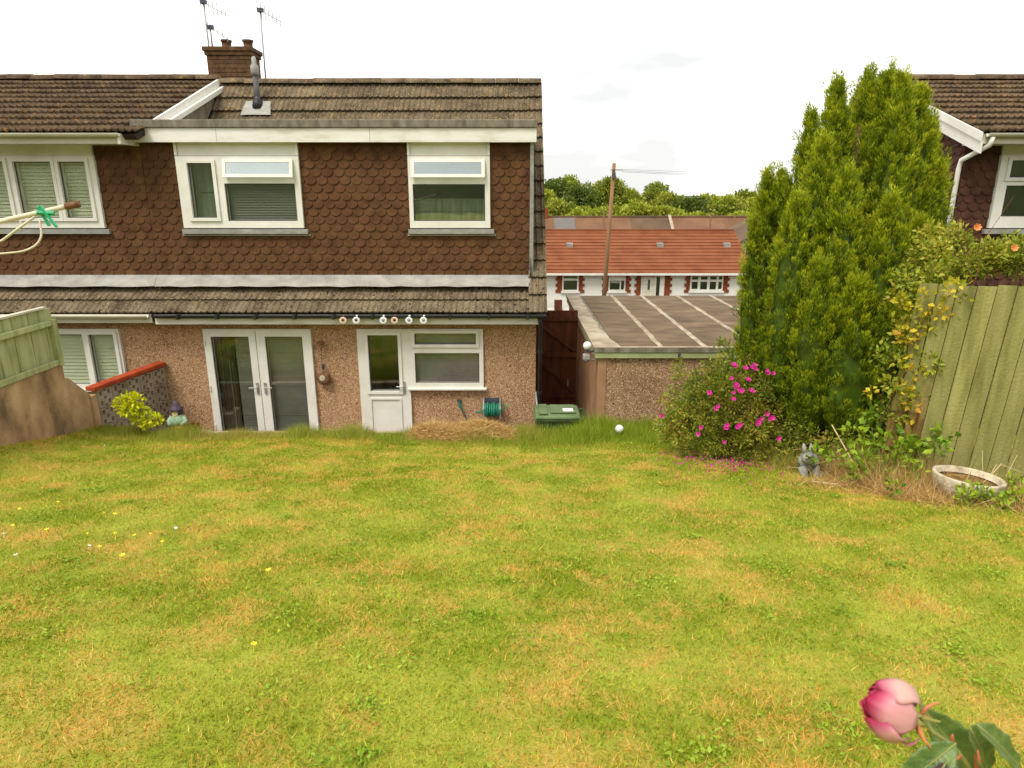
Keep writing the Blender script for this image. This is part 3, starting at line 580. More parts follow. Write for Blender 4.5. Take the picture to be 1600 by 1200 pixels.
# lead flashing under the hung tiles, up the dormer cheek and round the soil vent
fl = MB(); n = 26
for i in range(n):
    a = X0 + .003 + (0.30 - X0) * i / n; b = X0 + .003 + (0.30 - X0) * (i + 1) / n; j0 = 0.012 * math.sin(i * 2.3); j1 = 0.012 * math.sin((i + 1) * 2.3)
    fl.add([(a, 11.162, 2.985), (b, 11.162, 2.985), (b, 11.11, 2.945), (a, 11.11, 2.945), (a, 10.995, 2.815 + j0 * .6), (b, 10.995, 2.815 + j1 * .6)], [(3, 2, 1, 0), (4, 5, 2, 3)])
fl.build('lead_flashing', 'lead', H)
cf = MB()
for r in range(22):
    y0 = 11.13 + r * 0.092; z0 = ze + (y0 - ye) * math.tan(PITCH) + 0.06; y1 = y0 + 0.092; z1 = z0 + 0.092 * math.tan(PITCH)
    if z1 > 5.2: break
    cf.add([(0.289, y0 - .04, z0 - .02), (0.289, y1 - .04, z1 - .02), (0.292, y1 - .16, z1 + .13), (0.292, y0 - .16, z0 + .13), (0.36, y0 - .02, z0 + .03), (0.36, y1 - .02, z1 + .03)], [(3, 2, 1, 0), (0, 1, 5, 4)])
cf.build('cheek_flashing', 'lead', H)
MB().box(0.286, 0.345, 11.12, 11.18, 2.95, 5.04).build('corner_flashing', 'lead', H)
# eaves: gutter, brackets, fascia
gt = MB(); pr = [(10.575 + 0.055 * (1 - math.cos(a)), 2.41 - 0.055 * math.sin(a)) for a in [math.pi * i / 8 for i in range(9)]]
gt.prism(pr + [(10.677, 2.41), (10.63, 2.365), (10.583, 2.41)], 'x', X0 + 0.1, 0.55); gt.build('gutter', 'black_plastic', H)
x = X0 + 0.5
while x < 0.5: MB().box(x, x + 0.04, 10.567, 10.69, 2.345, 2.415).build('gutter_bracket', 'black_plastic', H); x += 0.62
MB().box(X0 + 0.1, 0.46, 10.695, 10.72, 2.245, 2.40).build('eaves_fascia', 'fascia', H)
MB().box(X0 + 0.1, 0.45, 10.721, 11.0, 2.25, 2.27).build('eaves_soffit', 'fascia', H)
dp = MB(); dp.tube([(0.44, 10.66, 2.36), (0.46, 10.68, 2.24), (0.47, 10.90, 2.02), (0.47, 10.95, 1.9), (0.47, 10.95, 0.05)], 0.034, 10)
dpo = dp.build('downpipe', 'black_plastic', H, True)
for z in (1.7, 1.0, 0.4): MB().tube([(0.47, 10.95, z), (0.47, 10.95, z + 0.05)], 0.043, 10).build('pipe_collar', 'black_plastic', dpo)
MB().tube([(0.40, 10.88, 1.05), (0.44, 10.6, 0.62), (0.46, 10.4, 0.3)], 0.016, 8).build('waste_pipe', 'steel', H, True)
# doors and kitchen window
f = window(H, fd[0], fd[1], 0.02, 2.118, 11.0, [(-5.01, -4.38, 0.22, 1.99), (-4.11, -3.49, 0.22, 1.99)], name='french_door', label='white double glazed french doors', blinds=[(-4.66, -4.37, 0.22, 1.98, 'blind_and_reflection', 0.045), (-4.12, -3.48, 0.22, 1.98, 'blind_and_reflection', 0.045)], room_depth=2.5)  # blinds added here stand in for grey streaked reflections on the door glass
for a, s in ((-4.31, -1), (-4.18, 1)):
    MB().box(a - .018, a + .018, 10.925, 10.944, 1.0, 1.2).tube([(a, 10.93, 1.12), (a, 10.885, 1.12), (a + s * 0.13, 10.885, 1.12)], 0.010, 8).build('handle', 'steel', f)
for a in (-5.125, -3.355):
    for z in (0.35, 1.05, 1.85): MB().tube([(a + .01, 10.935, z), (a + .01, 10.935, z + 0.10)], 0.014, 8).build('hinge', 'upvc', f)
MB().cells(-4.262, -4.258, 0.05, 2.09, 10.939, 10.944, []).build('meeting_seam', 'grey_plastic', f)
cu = MB(); n = 26
for i in range(n):
    a, b = -5.03 + 0.30 * i / n, -5.03 + 0.30 * (i + 1) / n; ya, yb = 11.16 + 0.03 * math.sin(i * 1.7), 11.16 + 0.03 * math.sin((i + 1) * 1.7)
    cu.add([(a, ya, 0.1), (b, yb, 0.1), (b, yb, 2.0), (a, ya, 2.0)], [(0, 1, 2, 3)])
cu.build('curtain', 'curtain', f)
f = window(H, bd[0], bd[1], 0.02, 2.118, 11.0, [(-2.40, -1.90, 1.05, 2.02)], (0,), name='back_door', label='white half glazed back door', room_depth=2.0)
MB().cells(-2.42, -1.88, 0.16, 0.93, 10.925, 10.944, [(-2.39, -1.91, 0.19, 0.90)]).build('lower_panel', 'upvc', f, bevel=0.005)
MB().box(-1.845, -1.81, 10.92, 10.944, 1.02, 1.22).tube([(-1.83, 10.925, 1.14), (-1.83, 10.88, 1.14), (-1.95, 10.88, 1.14)], 0.010, 8).build('handle', 'steel', f)
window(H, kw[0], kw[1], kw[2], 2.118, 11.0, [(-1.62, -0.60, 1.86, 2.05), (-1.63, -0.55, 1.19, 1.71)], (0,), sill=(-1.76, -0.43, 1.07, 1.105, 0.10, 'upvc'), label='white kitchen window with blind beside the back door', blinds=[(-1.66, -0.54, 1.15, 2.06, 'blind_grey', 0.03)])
# chimney of the pair
ch = MB().box(-5.86, -5.02, 14.12, 14.62, 5.9, 6.82).build('chimney', 'brick', H)
for i, (a, z0, z1) in enumerate(((0.03, 6.821, 6.89), (0.055, 6.892, 6.97))): MB().box(-5.86 - a, -5.02 + a, 14.12 - a, 14.62 + a, z0, z1).build('corbel', 'brick', ch, bevel=0.008)
me_b = MB().box(-0.103, 0.103, -0.006, 0.006, 0, 0.062).mesh('brick', 'brick')
for r in range(8):
    z = 6.30 + r * 0.075
    if z > 6.78: break
    xs_ = -5.86 + (0.108 if r % 2 == 0 else 0.0)
    while xs_ < -5.02 - 0.05:
        if xs_ - 0.1 > -5.87: link('brick', me_b, ch, (min(xs_, -5.125), 14.117 + random.uniform(-.002, .002), z))
        xs_ += 0.218
for px in (-5.56, -5.14):
    MB().lathe([(0.10, 0), (0.10, 0.03), (0.085, 0.06), (0.088, 0.13), (0.105, 0.135), (0.105, 0.17), (0.07, 0.17), (0.07, 0.05)], (px, 14.4, 6.97), 14).build('chimney_pot', 'pot', ch, True)
# soil vent on the roof slope
vp = MB(); vp.tube([(-4.76, 13.55, 5.75), (-4.76, 13.55, 6.40)], 0.052, 12); vpo = vp.build('vent_pipe', 'grey_plastic', H, True)
MB().lathe([(0.12, 0), (0.09, 0.12), (0.065, 0.18), (0.06, 0.22)], (-4.76, 13.55, 5.80), 14).build('pipe_collar', 'black_plastic', vpo, True)
MB().lathe([(0.05, 0), (0.075, 0.01), (0.075, 0.16), (0.045, 0.19), (0.04, 0.30), (0.02, 0.32)], (-4.76, 13.55, 6.38), 12).build('cowl', 'lead', vpo, True)
q = MB(); cy, cz = 13.5, ze + (13.5 - ye) * math.tan(PITCH) + 0.13; c_, s_ = math.cos(PITCH), math.sin(PITCH)
for (a, b, u0, u1) in ((-5.04, -4.48, -0.22, 0.12),):
    q.add([(a, cy + u0 * c_, cz + u0 * s_), (b, cy + u0 * c_, cz + u0 * s_), (b - .05, cy + u1 * c_, cz + u1 * s_ - .0), (a + .05, cy + u1 * c_, cz + u1 * s_)], [(0, 1, 2, 3)])
q.build('vent_flashing', 'lead', H)

# ------------------------------------------------------------------ attached neighbour on the left
N = thing('house', (-9.0, 11.0, 0), 'attached neighbouring house with shallow brown tiled roof at the left edge', 'house')
NX0, NX1 = -5.848 - 35 * TW, -5.851
lw = (-8.3, -6.52, 1.08, 2.12)
MB().cells(NX0, NX1, -0.05, 2.45, 11.002, 11.25, [lw]).build('wall', 'pebble', N)
MB().box(NX0, NX0 + 0.2, 11.251, 17.3, -0.05, 5.0).prism([(11.251, 5.0), (17.3, 5.0), (14.0, 6.2)], 'x', NX0, NX0 + 0.2).build('gable_wall', 'pebble', N)
nw = (-9.35, -6.58, 3.74, 5.03)
MB().cells(NX0, NX1, 2.86, 5.12, 11.202, 11.4, [nw]).build('upper_wall', 'dark_back', N)
hang_tiles(N, NX0, NX1 - .001, DZ0, 5.0, 11.199, [(nw[0], nw[1], nw[2] - 0.11, 9)], 'hung', 300, (-6.3, 3.9))
f = window(N, nw[0], nw[1], nw[2], 4.85, 11.2, [(-9.22, -8.70, 3.90, 4.76), (-8.56, -8.01, 3.90, 4.76), (-7.86, -7.26, 3.90, 4.76), (-7.15, -6.72, 3.90, 4.76)], (0, 1, 2, 3), sill=(nw[0] - .05, nw[1] + .07, 3.645, 3.72, 0.085, 'lead'),
           blinds=[(a, b, 3.89, 4.75, 'blind_green', 0.055) for a, b in ((-9.24, -8.68), (-8.58, -7.99), (-7.88, -7.24), (-7.17, -6.70))], label='white window with pale green venetian blinds', proud=0.07)
MB().box(nw[0] + .04, nw[1] - .02, 11.15, 11.2, 4.852, 5.03).build('head_panel', 'upvc', f)
window(N, lw[0], lw[1], lw[2], lw[3], 11.0, [(-8.2, -7.14, 1.17, 2.03), (-7.03, -6.61, 1.17, 2.03)], (1,), sill=(lw[0] - .05, lw[1] + .05, 1.045, 1.08, 0.10, 'upvc'), blinds=[(-8.2, -7.15, 1.17, 2.03, 'blind_green', 0.06), (-7.03, -6.61, 1.17, 2.03, 'blind_green', 0.06)], label='white ground floor window with slatted blind')
NP = math.atan2(6.36 - 5.17, 14 - 10.72)
MB().prism([(10.72, 5.13), (14.0, 6.32), (17.4, 5.1), (17.4, 4.98), (14.0, 6.2), (10.8, 5.06)], 'x', NX0 - .1, -5.66).build('roof', 'dark_back', N)
roof_tiles(N, NX0 - 0.1, -5.62, 10.70, 5.14, NP, 10, 'tile_nb', gauge=0.345)
ridge_tiles(N, NX0 - 0.1, -5.58, 14.0, 6.37, 'tile_nb')
q = MB()
q.prism([(11.10, 5.345), (14.02, 6.41), (14.02, 6.28), (11.10, 5.215)], 'x', -5.618, -5.58); q.build('barge_board', 'upvc', N)
MB().prism([(11.12, 5.25), (13.9, 6.24), (13.9, 6.16), (11.12, 5.17)], 'x', -5.60, -5.50).build('barge_soffit', 'upvc', N)
MB().prism([(11.1, 5.36), (13.0, 5.36), (13.95, 6.18), (11.3, 5.26)], 'x', -5.66, -5.62).build('roof_cheek', 'felt', N)
gt = MB(); pr = [(10.61 + 0.055 * (1 - math.cos(a)), 5.145 - 0.055 * math.sin(a)) for a in [math.pi * i / 8 for i in range(9)]]
gt.prism(pr + [(10.712, 5.145), (10.665, 5.10), (10.618, 5.145)], 'x', NX0 - .1, -5.86); gt.build('gutter', 'upvc_cream', N)
MB().box(NX0 - .1, -5.88, 10.725, 10.75, 5.0, 5.14).build('fascia_board', 'upvc_cream', N)
MB().box(NX0 - .1, -5.9, 10.75, 11.2, 5.005, 5.03).build('soffit', 'upvc_cream', N)
MB().box(-5.90, -5.855, 10.66, 11.2, 4.99, 5.14).build('box_end', 'upvc_cream', N)
MB().prism([(10.70, 2.38), (11.2, 2.74), (11.2, 2.55), (10.95, 2.38)], 'x', NX0, NX1).build('eaves_roof', 'dark_back', N)
roof_tiles(N, NX0, NX1, ye, ze, PITCHL, 2, 'tile_low', gauge=0.285)
fl = MB(); n = 24
for i in range(n):
    a = NX0 + (NX1 - NX0) * i / n; b = NX0 + (NX1 - NX0) * (i + 1) / n; j0 = 0.012 * math.sin(i * 1.9); j1 = 0.012 * math.sin((i + 1) * 1.9)
    fl.add([(a, 11.162, 2.985), (b, 11.162, 2.985), (b, 11.11, 2.945), (a, 11.11, 2.945), (a, 10.995, 2.815 + j0 * .6), (b, 10.995, 2.815 + j1 * .6)], [(3, 2, 1, 0), (4, 5, 2, 3)])
fl.build('lead_flashing', 'lead', N)
gt = MB(); pr = [(10.575 + 0.055 * (1 - math.cos(a)), 2.41 - 0.055 * math.sin(a)) for a in [math.pi * i / 8 for i in range(9)]]
gt.prism(pr + [(10.677, 2.41), (10.63, 2.365), (10.583, 2.41)], 'x', NX0, -5.83); gt.build('lower_gutter', 'upvc_cream', N)
MB().box(NX0, -5.80, 10.692, 10.72, 2.27, 2.405).build('eaves_fascia', 'upvc_cream', N)
MB().box(NX0, -5.80, 10.721, 11.0, 2.26, 2.28).build('eaves_soffit', 'upvc_cream', N)

# ------------------------------------------------------------------ house on the right
Q = thing('house', (10.0, 11.0, 0), 'brown tile hung house with white bargeboard behind the right fence', 'house')
QX0, QX1 = 7.15, 13.0
qw = (7.70, 9.4, 3.74, 5.03)
MB().cells(QX0, QX1, -0.05, 5.1, 11.2, 11.4, [qw]).build('front_wall', 'dark_back', Q)
MB().box(QX0, QX0 + .2, 11.401, 17.3, -0.05, 5.1).prism([(11.2, 5.1), (17.3, 5.1), (14.0, 6.2)], 'x', QX0, QX0 + .2).build('gable_wall', 'dark_back', Q)
hang_tiles(Q, QX0, 10.2, 2.3, 5.0, 11.199, [(qw[0], qw[1], qw[2] - 0.11, 9)], 'hung_r', 300, (7.6, 4.2))
hang_tiles(Q, 0.0, 2.4, 3.4, 5.9, 0, [], 'hung_r', 0, (0, 4.5), xf=lambda a, o, z: (QX0 + o, 13.6 - a, z), ok=lambda a, z: z + TL < 5.0 + (13.6 - a - 10.72) * 0.363)
f = window(Q, qw[0], qw[1], qw[2], 4.86, 11.2, [(7.86, 8.5, 4.52, 4.78), (7.86, 8.5, 3.92, 4.40), (8.65, 9.28, 3.92, 4.78)], (0,), sill=(qw[0] - .06, qw[1] + .05, 3.645, 3.72, 0.085, 'lead'), proud=0.07, label='white casement window')
MB().box(qw[0] + .01, qw[1] - .01, 11.15, 11.2, 4.862, 5.03).build('head_panel', 'upvc', f)
MB().prism([(10.72, 5.13), (14.0, 6.32), (17.4, 5.1), (17.4, 4.98), (14.0, 6.2), (10.8, 5.06)], 'x', 7.12, QX1).build('roof', 'dark_back', Q)
roof_tiles(Q, 7.06, 7.06 + 0.3 * 17, 10.70, 5.14, NP, 10, 'tile_nb', gauge=0.345)
ridge_tiles(Q, 7.04, 12.1, 14.0, 6.37, 'tile_nb')
MB().prism([(10.70, 5.16), (14.02, 6.38), (14.02, 6.27), (10.70, 5.04)], 'x', 7.02, 7.055).build('barge_board', 'upvc', Q)
MB().prism([(10.70, 5.035), (14.02, 6.26), (14.02, 6.08), (10.70, 4.86)], 'x', 7.045, 7.075).build('barge_lower_board', 'upvc', Q)
gt = MB(); pr = [(10.61 + 0.055 * (1 - math.cos(a)), 5.145 - 0.055 * math.sin(a)) for a in [math.pi * i / 8 for i in range(9)]]
gt.prism(pr + [(10.712, 5.145), (10.665, 5.10), (10.618, 5.145)], 'x', 7.10, QX1); gt.build('gutter', 'upvc_cream', Q)
MB().box(7.08, QX1, 10.725, 10.75, 5.0, 5.14).build('fascia_board', 'upvc_cream', Q)
MB().box(7.08, QX1, 10.751, 11.2, 5.0, 5.02).build('soffit', 'upvc_cream', Q)
MB().tube([(7.18, 10.66, 5.09), (7.17, 10.68, 4.98), (7.06, 11.12, 4.78), (7.06, 11.15, 4.65), (7.06, 11.15, 0.0)], 0.036, 10).build('downpipe', 'upvc', Q, True)

# ------------------------------------------------------------------ garage
G = thing('garage', (2.9, 13.0, 0), 'flat roofed pebbledashed garage with green fascia behind the conifer', 'garage')
GX0, GX1, GY0, GY1 = 1.36, 5.5, 10.32, 15.9
gwall = MB(); gwall.box(GX0, GX0 + .2, GY0 + .201, GY1, -0.05, 1.80).box(GX1 - .2, GX1, GY0 + .201, GY1, -0.05, 1.80).box(GX0 + .201, GX1 - .201, GY1 - .2, GY1 - .001, -0.05, 1.80)
MB().box(GX0 + .135, GX1, GY0, GY0 + .2, -0.05, 1.80).build('wall', 'pebble_g', G)
MB().box(GX0, GX0 + .134, GY0 - .015, GY0 + .2, -0.05, 1.80).build('corner_pier', 'smooth_render', G)
gwall.build('side_walls', 'smooth_render', G)
MB().box(GX0 - .06, GX1 + .1, GY0 - .06, GY0 - .025, 1.79, 1.885).build('fascia_board', 'greenfascia', G)
MB().box(GX0 - .06, GX0 - .03, GY0 - .024, GY1, 1.79, 1.885).build('side_fascia', 'greenfascia', G)
MB().box(GX0 - .055, GX1 + .1, GY0 - .02, GY1 + .02, 1.802, 1.93).build('roof_deck', 'felt', G)
M['feltroof'] = mat('weathered_flat_roof_felt', [L(84, 68, 50), L(102, 84, 64), L(118, 99, 76), L(152, 132, 104)], 1.6, 0.95, 0.35, 30, stretch=(0.9, 1.9, 1), stops=(0.33, 0.78))
M['feltpale'] = mat('pale_felt_edge', [L(132, 118, 96), L(160, 147, 124), L(180, 169, 147)], 3, 0.9, 0.3, 30)
b_ = [1.62, 2.36, 3.06, 3.90, 4.7, 5.58]
for i in range(5): MB().box(b_[i] + .03, b_[i + 1] - .03, GY0 + .02, GY1 - .03, 1.931, 1.940 + 0.003 * (i % 2)).build('felt_sheet', 'feltroof', G)
for i in range(1, 5):
    rb = MB(); k = 28
    for j in range(k):
        y0 = GY0 + .0 + (GY1 - GY0 - .02) * j / k; y1 = GY0 + (GY1 - GY0 - .02) * (j + 1) / k
        def e(jj, s): return b_[i] + s * (0.045 + 0.008 * math.sin(jj * 2.1 + i * 3 + s) + 0.005 * math.sin(jj * 5.3 + s))
        rb.add([(e(j, -1), y0, 1.944), (b_[i], y0, 1.962), (e(j, 1), y0, 1.944), (e(j + 1, -1), y1, 1.944), (b_[i], y1, 1.962), (e(j + 1, 1), y1, 1.944)], [(0, 1, 4, 3), (1, 2, 5, 4)])
    rb.build('felt_seam', 'feltpale', G)
eb = MB(); k = 28
for j in range(k):
    y0 = GY0 - .05 + (GY1 - GY0) * j / k; y1 = GY0 - .05 + (GY1 - GY0) * (j + 1) / k
    def e2(jj): return 1.58 + 0.02 * math.sin(jj * 1.3) * (1 - jj / 40) + (0.14 * (1 - jj / 8) if jj < 8 else 0)
    eb.add([(1.33, y0, 1.965), (1.42, y0, 1.962), (e2(j), y0, 1.945), (1.33, y1, 1.965), (1.42, y1, 1.962), (e2(j + 1), y1, 1.945)], [(0, 1, 4, 3), (1, 2, 5, 4)])
eb.box(1.285, 1.329, GY0 - .06, GY1, 1.886, 1.963); eb.build('felt_edge', 'feltpale', G)
MB().box(GX0 - .075, GX1 + .1, GY0 - .075, GY0 - .03, 1.887, 1.957).build('front_felt_edge', 'felt', G)
MB().box(GX0 - .07, GX1 + .1, GY0 - .07, GY0 - .005, 1.958, 1.968).build('front_felt_lip', 'feltpale', G)
MB().box(2.60, 2.64, GY0 - .085, GY0 - .061, 1.82, 1.87).build('cable_clip', 'darkdot', G)

# ------------------------------------------------------------------ gate in the alley
t = thing('gate', (0.85, 13.0, 0), 'dark brown boarded timber gate closing the alley by the garage', 'gate')
for i in range(6): MB().box(0.43 + i * 0.143, 0.43 + i * 0.143 + 0.1425, 13.0 + 0.006 * (i % 2), 13.02 + 0.006 * (i % 2), 0.12, 2.08 + random.uniform(-.006, .006)).build('board', 'gatewood', t)
for z in (0.3, 1.15, 1.88): MB().box(0.44, 1.28, 12.965, 12.999, z, z + 0.09).build('rail', 'gatewood', t)
for z0, z1 in ((0.39, 1.15), (1.24, 1.88)): MB().bar((1.24, 12.985, z0 + .03), (0.48, 12.985, z1 - .03), 0.03, 0.07, (0, 1, 0)).build('brace', 'gatewood', t)
MB().tube([(1.12, 12.96, 0.55), (1.12, 12.96, 0.70)], 0.012, 8).build('bolt', 'steel', t)
MB().box(0.42, 1.30, 12.6, 12.94, 0.005, 0.12).build('step', 'concrete', label='low concrete step in front of the brown gate', cat='step', bevel=0.01)

# ------------------------------------------------------------------ left boundary: wall and fence, screen block wall
t = thing('boundary_wall', (-6.2, 8.0, 1.2), 'stained tan rendered garden wall beneath the pale green fence', 'wall')
MB().box(-6.45, -6.18, 3.0, 8.95, 0.6, 2.02).build('wall_body', 'oldwall', t)
MB().box(-6.44, -6.20, 8.951, 9.45, 0.5, 1.45).prism([(8.951, 1.45), (9.45, 1.45), (9.25, 1.62), (9.05, 1.80), (8.951, 1.83)], 'x', -6.44, -6.20).build('broken_end', 'oldwall', t)
t = thing('fence', (-6.2, 8.0, 2.02), 'pale green timber fence panel on top of the rendered wall', 'fence')
y = 3.05; k = 0
while y < 8.86:
    MB().prism([(y, 2.08), (y + 0.145, 2.08), (y + 0.145, 2.80 + 0.02 * (8.9 - y) / 5), (y, 2.80 + 0.02 * (8.9 - y) / 5)], 'x', -6.235 + 0.008 * (k % 2), -6.222 + 0.008 * (k % 2)).build('board', 'fence_l', t); y += 0.148; k += 1
for z, h in ((2.035, 0.075), (2.58, 0.07)): MB().box(-6.20, -6.15, 3.0, 8.86, z, z + h).build('rail', 'fence_l', t, bevel=0.006)
MB().box(-6.23, -6.14, 8.861, 8.95, 2.021, 2.66).build('post', 'fence_l', t, bevel=0.006)
MB().prism([(3.0, 2.83), (8.87, 2.81), (8.87, 2.835), (3.0, 2.855)], 'x', -6.26, -6.19).build('capping', 'upvc_cream', t)

t = thing('screen_block_wall', (-6.0, 10.2, 0), 'grey pierced screen block wall with red coping beside the patio', 'wall')
def blk(m):
    b = MB(); S = 0.29; holes = []
    for (cx, cz, w, h) in ((0.07, 0.07, .05, .07), (0.22, 0.07, .05, .07), (0.07, 0.22, .05, .07), (0.22, 0.22, .05, .07), (0.145, 0.145, 0.05, 0.05), (0.145, 0.03, 0.06, 0.025), (0.145, 0.26, 0.06, 0.025)):
        holes.append((cx - w / 2, cx + w / 2, cz - h / 2, cz + h / 2))
    b.cells(0.004, S - 0.004, 0.004, S - 0.004, -0.045, 0.045, holes); return b.mesh('screen_block', m)
sb = blk('screenblock'); pA, pB = Vector((-6.20, 9.55, 0)), Vector((-5.90, 10.98, 0)); ang = math.atan2(pB.y - pA.y, pB.x - pA.x)
for r in range(5):
    for c in range(5):
        p = pA + (pB - pA) * (c / 5); link('screen_block', sb, t, (p.x, p.y, 0.02 + r * 0.29), (0, 0, ang))
MB().bar((-6.22, 9.50, 1.505), (-5.895, 10.985, 1.525), 0.17, 0.07).build('coping', 'redcoping', t, bevel=0.015)
MB().box(-6.32, -6.16, 9.42, 9.54, -.05, 1.42).build('pier', 'oldwall', t)

# ------------------------------------------------------------------ right fence
t = thing('fence', (4.6, 6.0, 1.5), 'tall leaning green board fence behind the concrete planter', 'fence')
bs, be = Vector((3.74, 6.42, 0)), Vector((7.4, 5.30, 0)); dv = (be - bs).normalized(); nv = Vector((dv.y, -dv.x, 0)); lean = 0.06
n = int((be - bs).length / 0.160)
for i in range(n):
    a = bs + dv * (i * 0.160); zb = float(lawn_z(a.x, a.y)) - 0.05; zt = 3.47 + random.uniform(-.012, .012)
    ra = dv * lean; wv = dv * 0.152; th = nv * 0.02; o = nv * (0.010 * (i % 2)) + nv * random.uniform(-.003, .003)
    base = a + o + Vector((0, 0, zb)); top = a + ra * (zt - zb) + o + Vector((0, 0, zt))
    split = zb + (0.75 if i < 5 else 0.0)
    def seg(z0, z1, m, nm):
        p0 = a + ra * (z0 - zb) + o + Vector((0, 0, z0)); p1 = a + ra * (z1 - zb) + o + Vector((0, 0, z1))
        b = MB(); b.add([p0, p0 + wv, p0 + wv + th * 0.6, p0 + th, p1, p1 + wv, p1 + wv + th * 0.6, p1 + th], [(0, 3, 2, 1), (4, 5, 6, 7), (0, 1, 5, 4), (1, 2, 6, 5), (2, 3, 7, 6), (3, 0, 4, 7)])
        return b.build(nm, m, t)
    seg(zb, zt, 'wornfence' if i < 2 else 'greenfence', 'board')
for z in (1.8, 2.55, 3.25): MB().bar(bs + dv * 0.1 - nv * 0.04 + dv * lean * (z - 1.4) + Vector((0, 0, z)), be - nv * 0.04 + dv * lean * (z - 1.4) + Vector((0, 0, z)), 0.04, 0.07).build('rail', 'greenfence', t)
for s in (0.3, 2.1): MB().bar(bs + dv * s - nv * 0.10 + Vector((0, 0, 1.2)), bs + dv * (s + 0.24) - nv * 0.10 + Vector((0, 0, 3.4)), 0.09, 0.09, (0, 1, 0)).build('post', 'greenfence', t)

# ------------------------------------------------------------------ bungalow across the road
B = thing('bungalow', (5.5, 33.0, -1.95), 'white rendered bungalow with terracotta tiled roof and orange brick quoins', 'bungalow')
bw = [(2.46, 3.26, -0.38, 0.40), (4.73, 5.55, -0.38, 0.40), (6.32, 7.46, -1.88, 0.40), (8.72, 10.33, -0.36, 0.40)]
MB().cells(-1.5, 11.56, -2.05, 0.50, 33.0, 33.3, bw).build('wall', 'whitewall', B)
MB().box(11.30, 11.559, 33.301, 40, -2.05, 0.5).prism([(33.0, 0.5), (40, 0.5), (36.5, 2.2)], 'x', 11.30, 11.559).build('gable_wall', 'whitewall', B)
def bwin(w, panes, nm='window', sash=()):
    f = MB().cells(w[0], w[1], w[2], w[3], 32.97, 33.05, panes).build(nm, 'upvc', B)
    for p in panes: MB().box(p[0], p[1], 33.02, 33.03, p[2], p[3]).build('pane', 'glass', f)
    MB().add([(w[0], 33.06, w[2]), (w[1], 33.06, w[2]), (w[1], 34.2, w[2]), (w[0], 34.2, w[2]), (w[0], 33.06, w[3]), (w[1], 33.06, w[3]), (w[1], 34.2, w[3]), (w[0], 34.2, w[3])], [(0, 1, 2, 3), (7, 6, 5, 4), (1, 5, 6, 2), (2, 6, 7, 3), (3, 7, 4, 0)]).build('room_lining', 'room', f)
    MB().box(w[0] - .06, w[1] + .06, 32.90, 32.999, w[2] - .09, w[2] - .003).build('sill', 'upvc', f)
    return f
bwin(bw[0], [(2.53, 3.19, 0.24, 0.35), (2.53, 3.19, -0.32, 0.14)])
f = bwin(bw[1], [(4.79, 5.28, -0.31, 0.14), (5.34, 5.49, -0.31, 0.14)])
MB().box(4.79, 5.28, 33.10, 33.12, 0.0, 0.3).build('roller_blind', 'upvc', f)
f = bwin(bw[2], [(7.06, 7.24, -1.2, 0.33), (7.06, 7.24, -1.75, -1.3)], 'front_door_frame')
MB().box(6.40, 6.98, 32.93, 32.969, -1.86, 0.34).build('front_door', 'upvc_cream', f)
MB().box(6.64, 6.74, 32.915, 32.929, -0.3, 0.18).build('door_glass', 'darkdot', f)
bwin(bw[3], [(8.80, 9.10, 0.18, 0.34), (8.80, 9.10, -0.28, 0.08), (9.22, 9.56, 0.18, 0.34), (9.22, 9.56, -0.30, 0.08), (9.68, 10.0, 0.18, 0.34), (9.68, 10.0, -0.30, 0.08), (10.10, 10.28, 0.18, 0.34), (10.10, 10.28, -0.28, 0.08)])
for (a, b, z0, side) in ((2.22, 2.44, -0.45, -1), (3.28, 3.46, -0.45, 1), (4.50, 4.71, -0.45, -1), (5.57, 5.74, -0.45, 1), (6.10, 6.30, -1.9, -1), (7.48, 7.74, -1.9, 1), (8.54, 8.70, -0.45, -1), (10.35, 10.55, -0.45, 1), (11.42, 11.57, -1.9, -1)):
    q = MB(); z = z0; k = 0
    while z < 0.40:
        e = 0.09 if k % 2 == 0 else 0.0
        q.box(a - (e if side < 0 else 0), b + (e if side > 0 else 0), 32.955, 32.998, z, min(z + 0.135, 0.42)); z += 0.145; k += 1
    q.build('quoin', 'quoin', B, kind='stuff')
rs = MB(); bp = math.atan2(2.33 - 0.50, 36.5 - 32.65); n = 13; ln = (36.5 - 32.65) / math.cos(bp) / n
for i in range(n):
    s0, s1 = i * ln, (i + 1.15) * ln; c_, s_ = math.cos(bp), math.sin(bp)
    rs.add([(-1.9, 32.65 + s0 * c_, 0.56 + s0 * s_), (11.72, 32.65 + s0 * c_, 0.56 + s0 * s_), (11.72, 32.65 + s1 * c_, 0.51 + s1 * s_), (-1.9, 32.65 + s1 * c_, 0.51 + s1 * s_),
            (-1.9, 32.65 + s0 * c_, 0.50 + s0 * s_), (11.72, 32.65 + s0 * c_, 0.50 + s0 * s_)], [(0, 1, 2, 3), (4, 5, 1, 0)])
rs.build('roof_tile_courses', 'redroof', B, kind='stuff')
MB().prism([(36.5, 2.34), (40.35, 0.5), (40.35, 0.42), (36.5, 2.2), (32.7, 0.42), (32.7, 0.48)], 'x', -1.85, 11.68).build('roof', 'redroof', B)
MB().bar((-1.9, 36.5, 2.36), (11.75, 36.5, 2.36), 0.24, 0.10).build('ridge', 'redroof', B)
MB().box(-1.9, 11.75, 32.60, 32.72, 0.43, 0.53).build('gutter', 'upvc', B)
MB().prism([(32.65, 0.40), (36.5, 2.22), (36.5, 2.36), (32.65, 0.54)], 'x', 11.721, 11.76).build('barge_board', 'redroof', B)
for vx in (2.95, 7.57, 10.98):
    MB().prism([(34.85, 1.55), (35.15, 1.72), (35.15, 1.80), (34.85, 1.78)], 'x', vx - 0.16, vx + 0.16).build('roof_vent', 'lead', B)
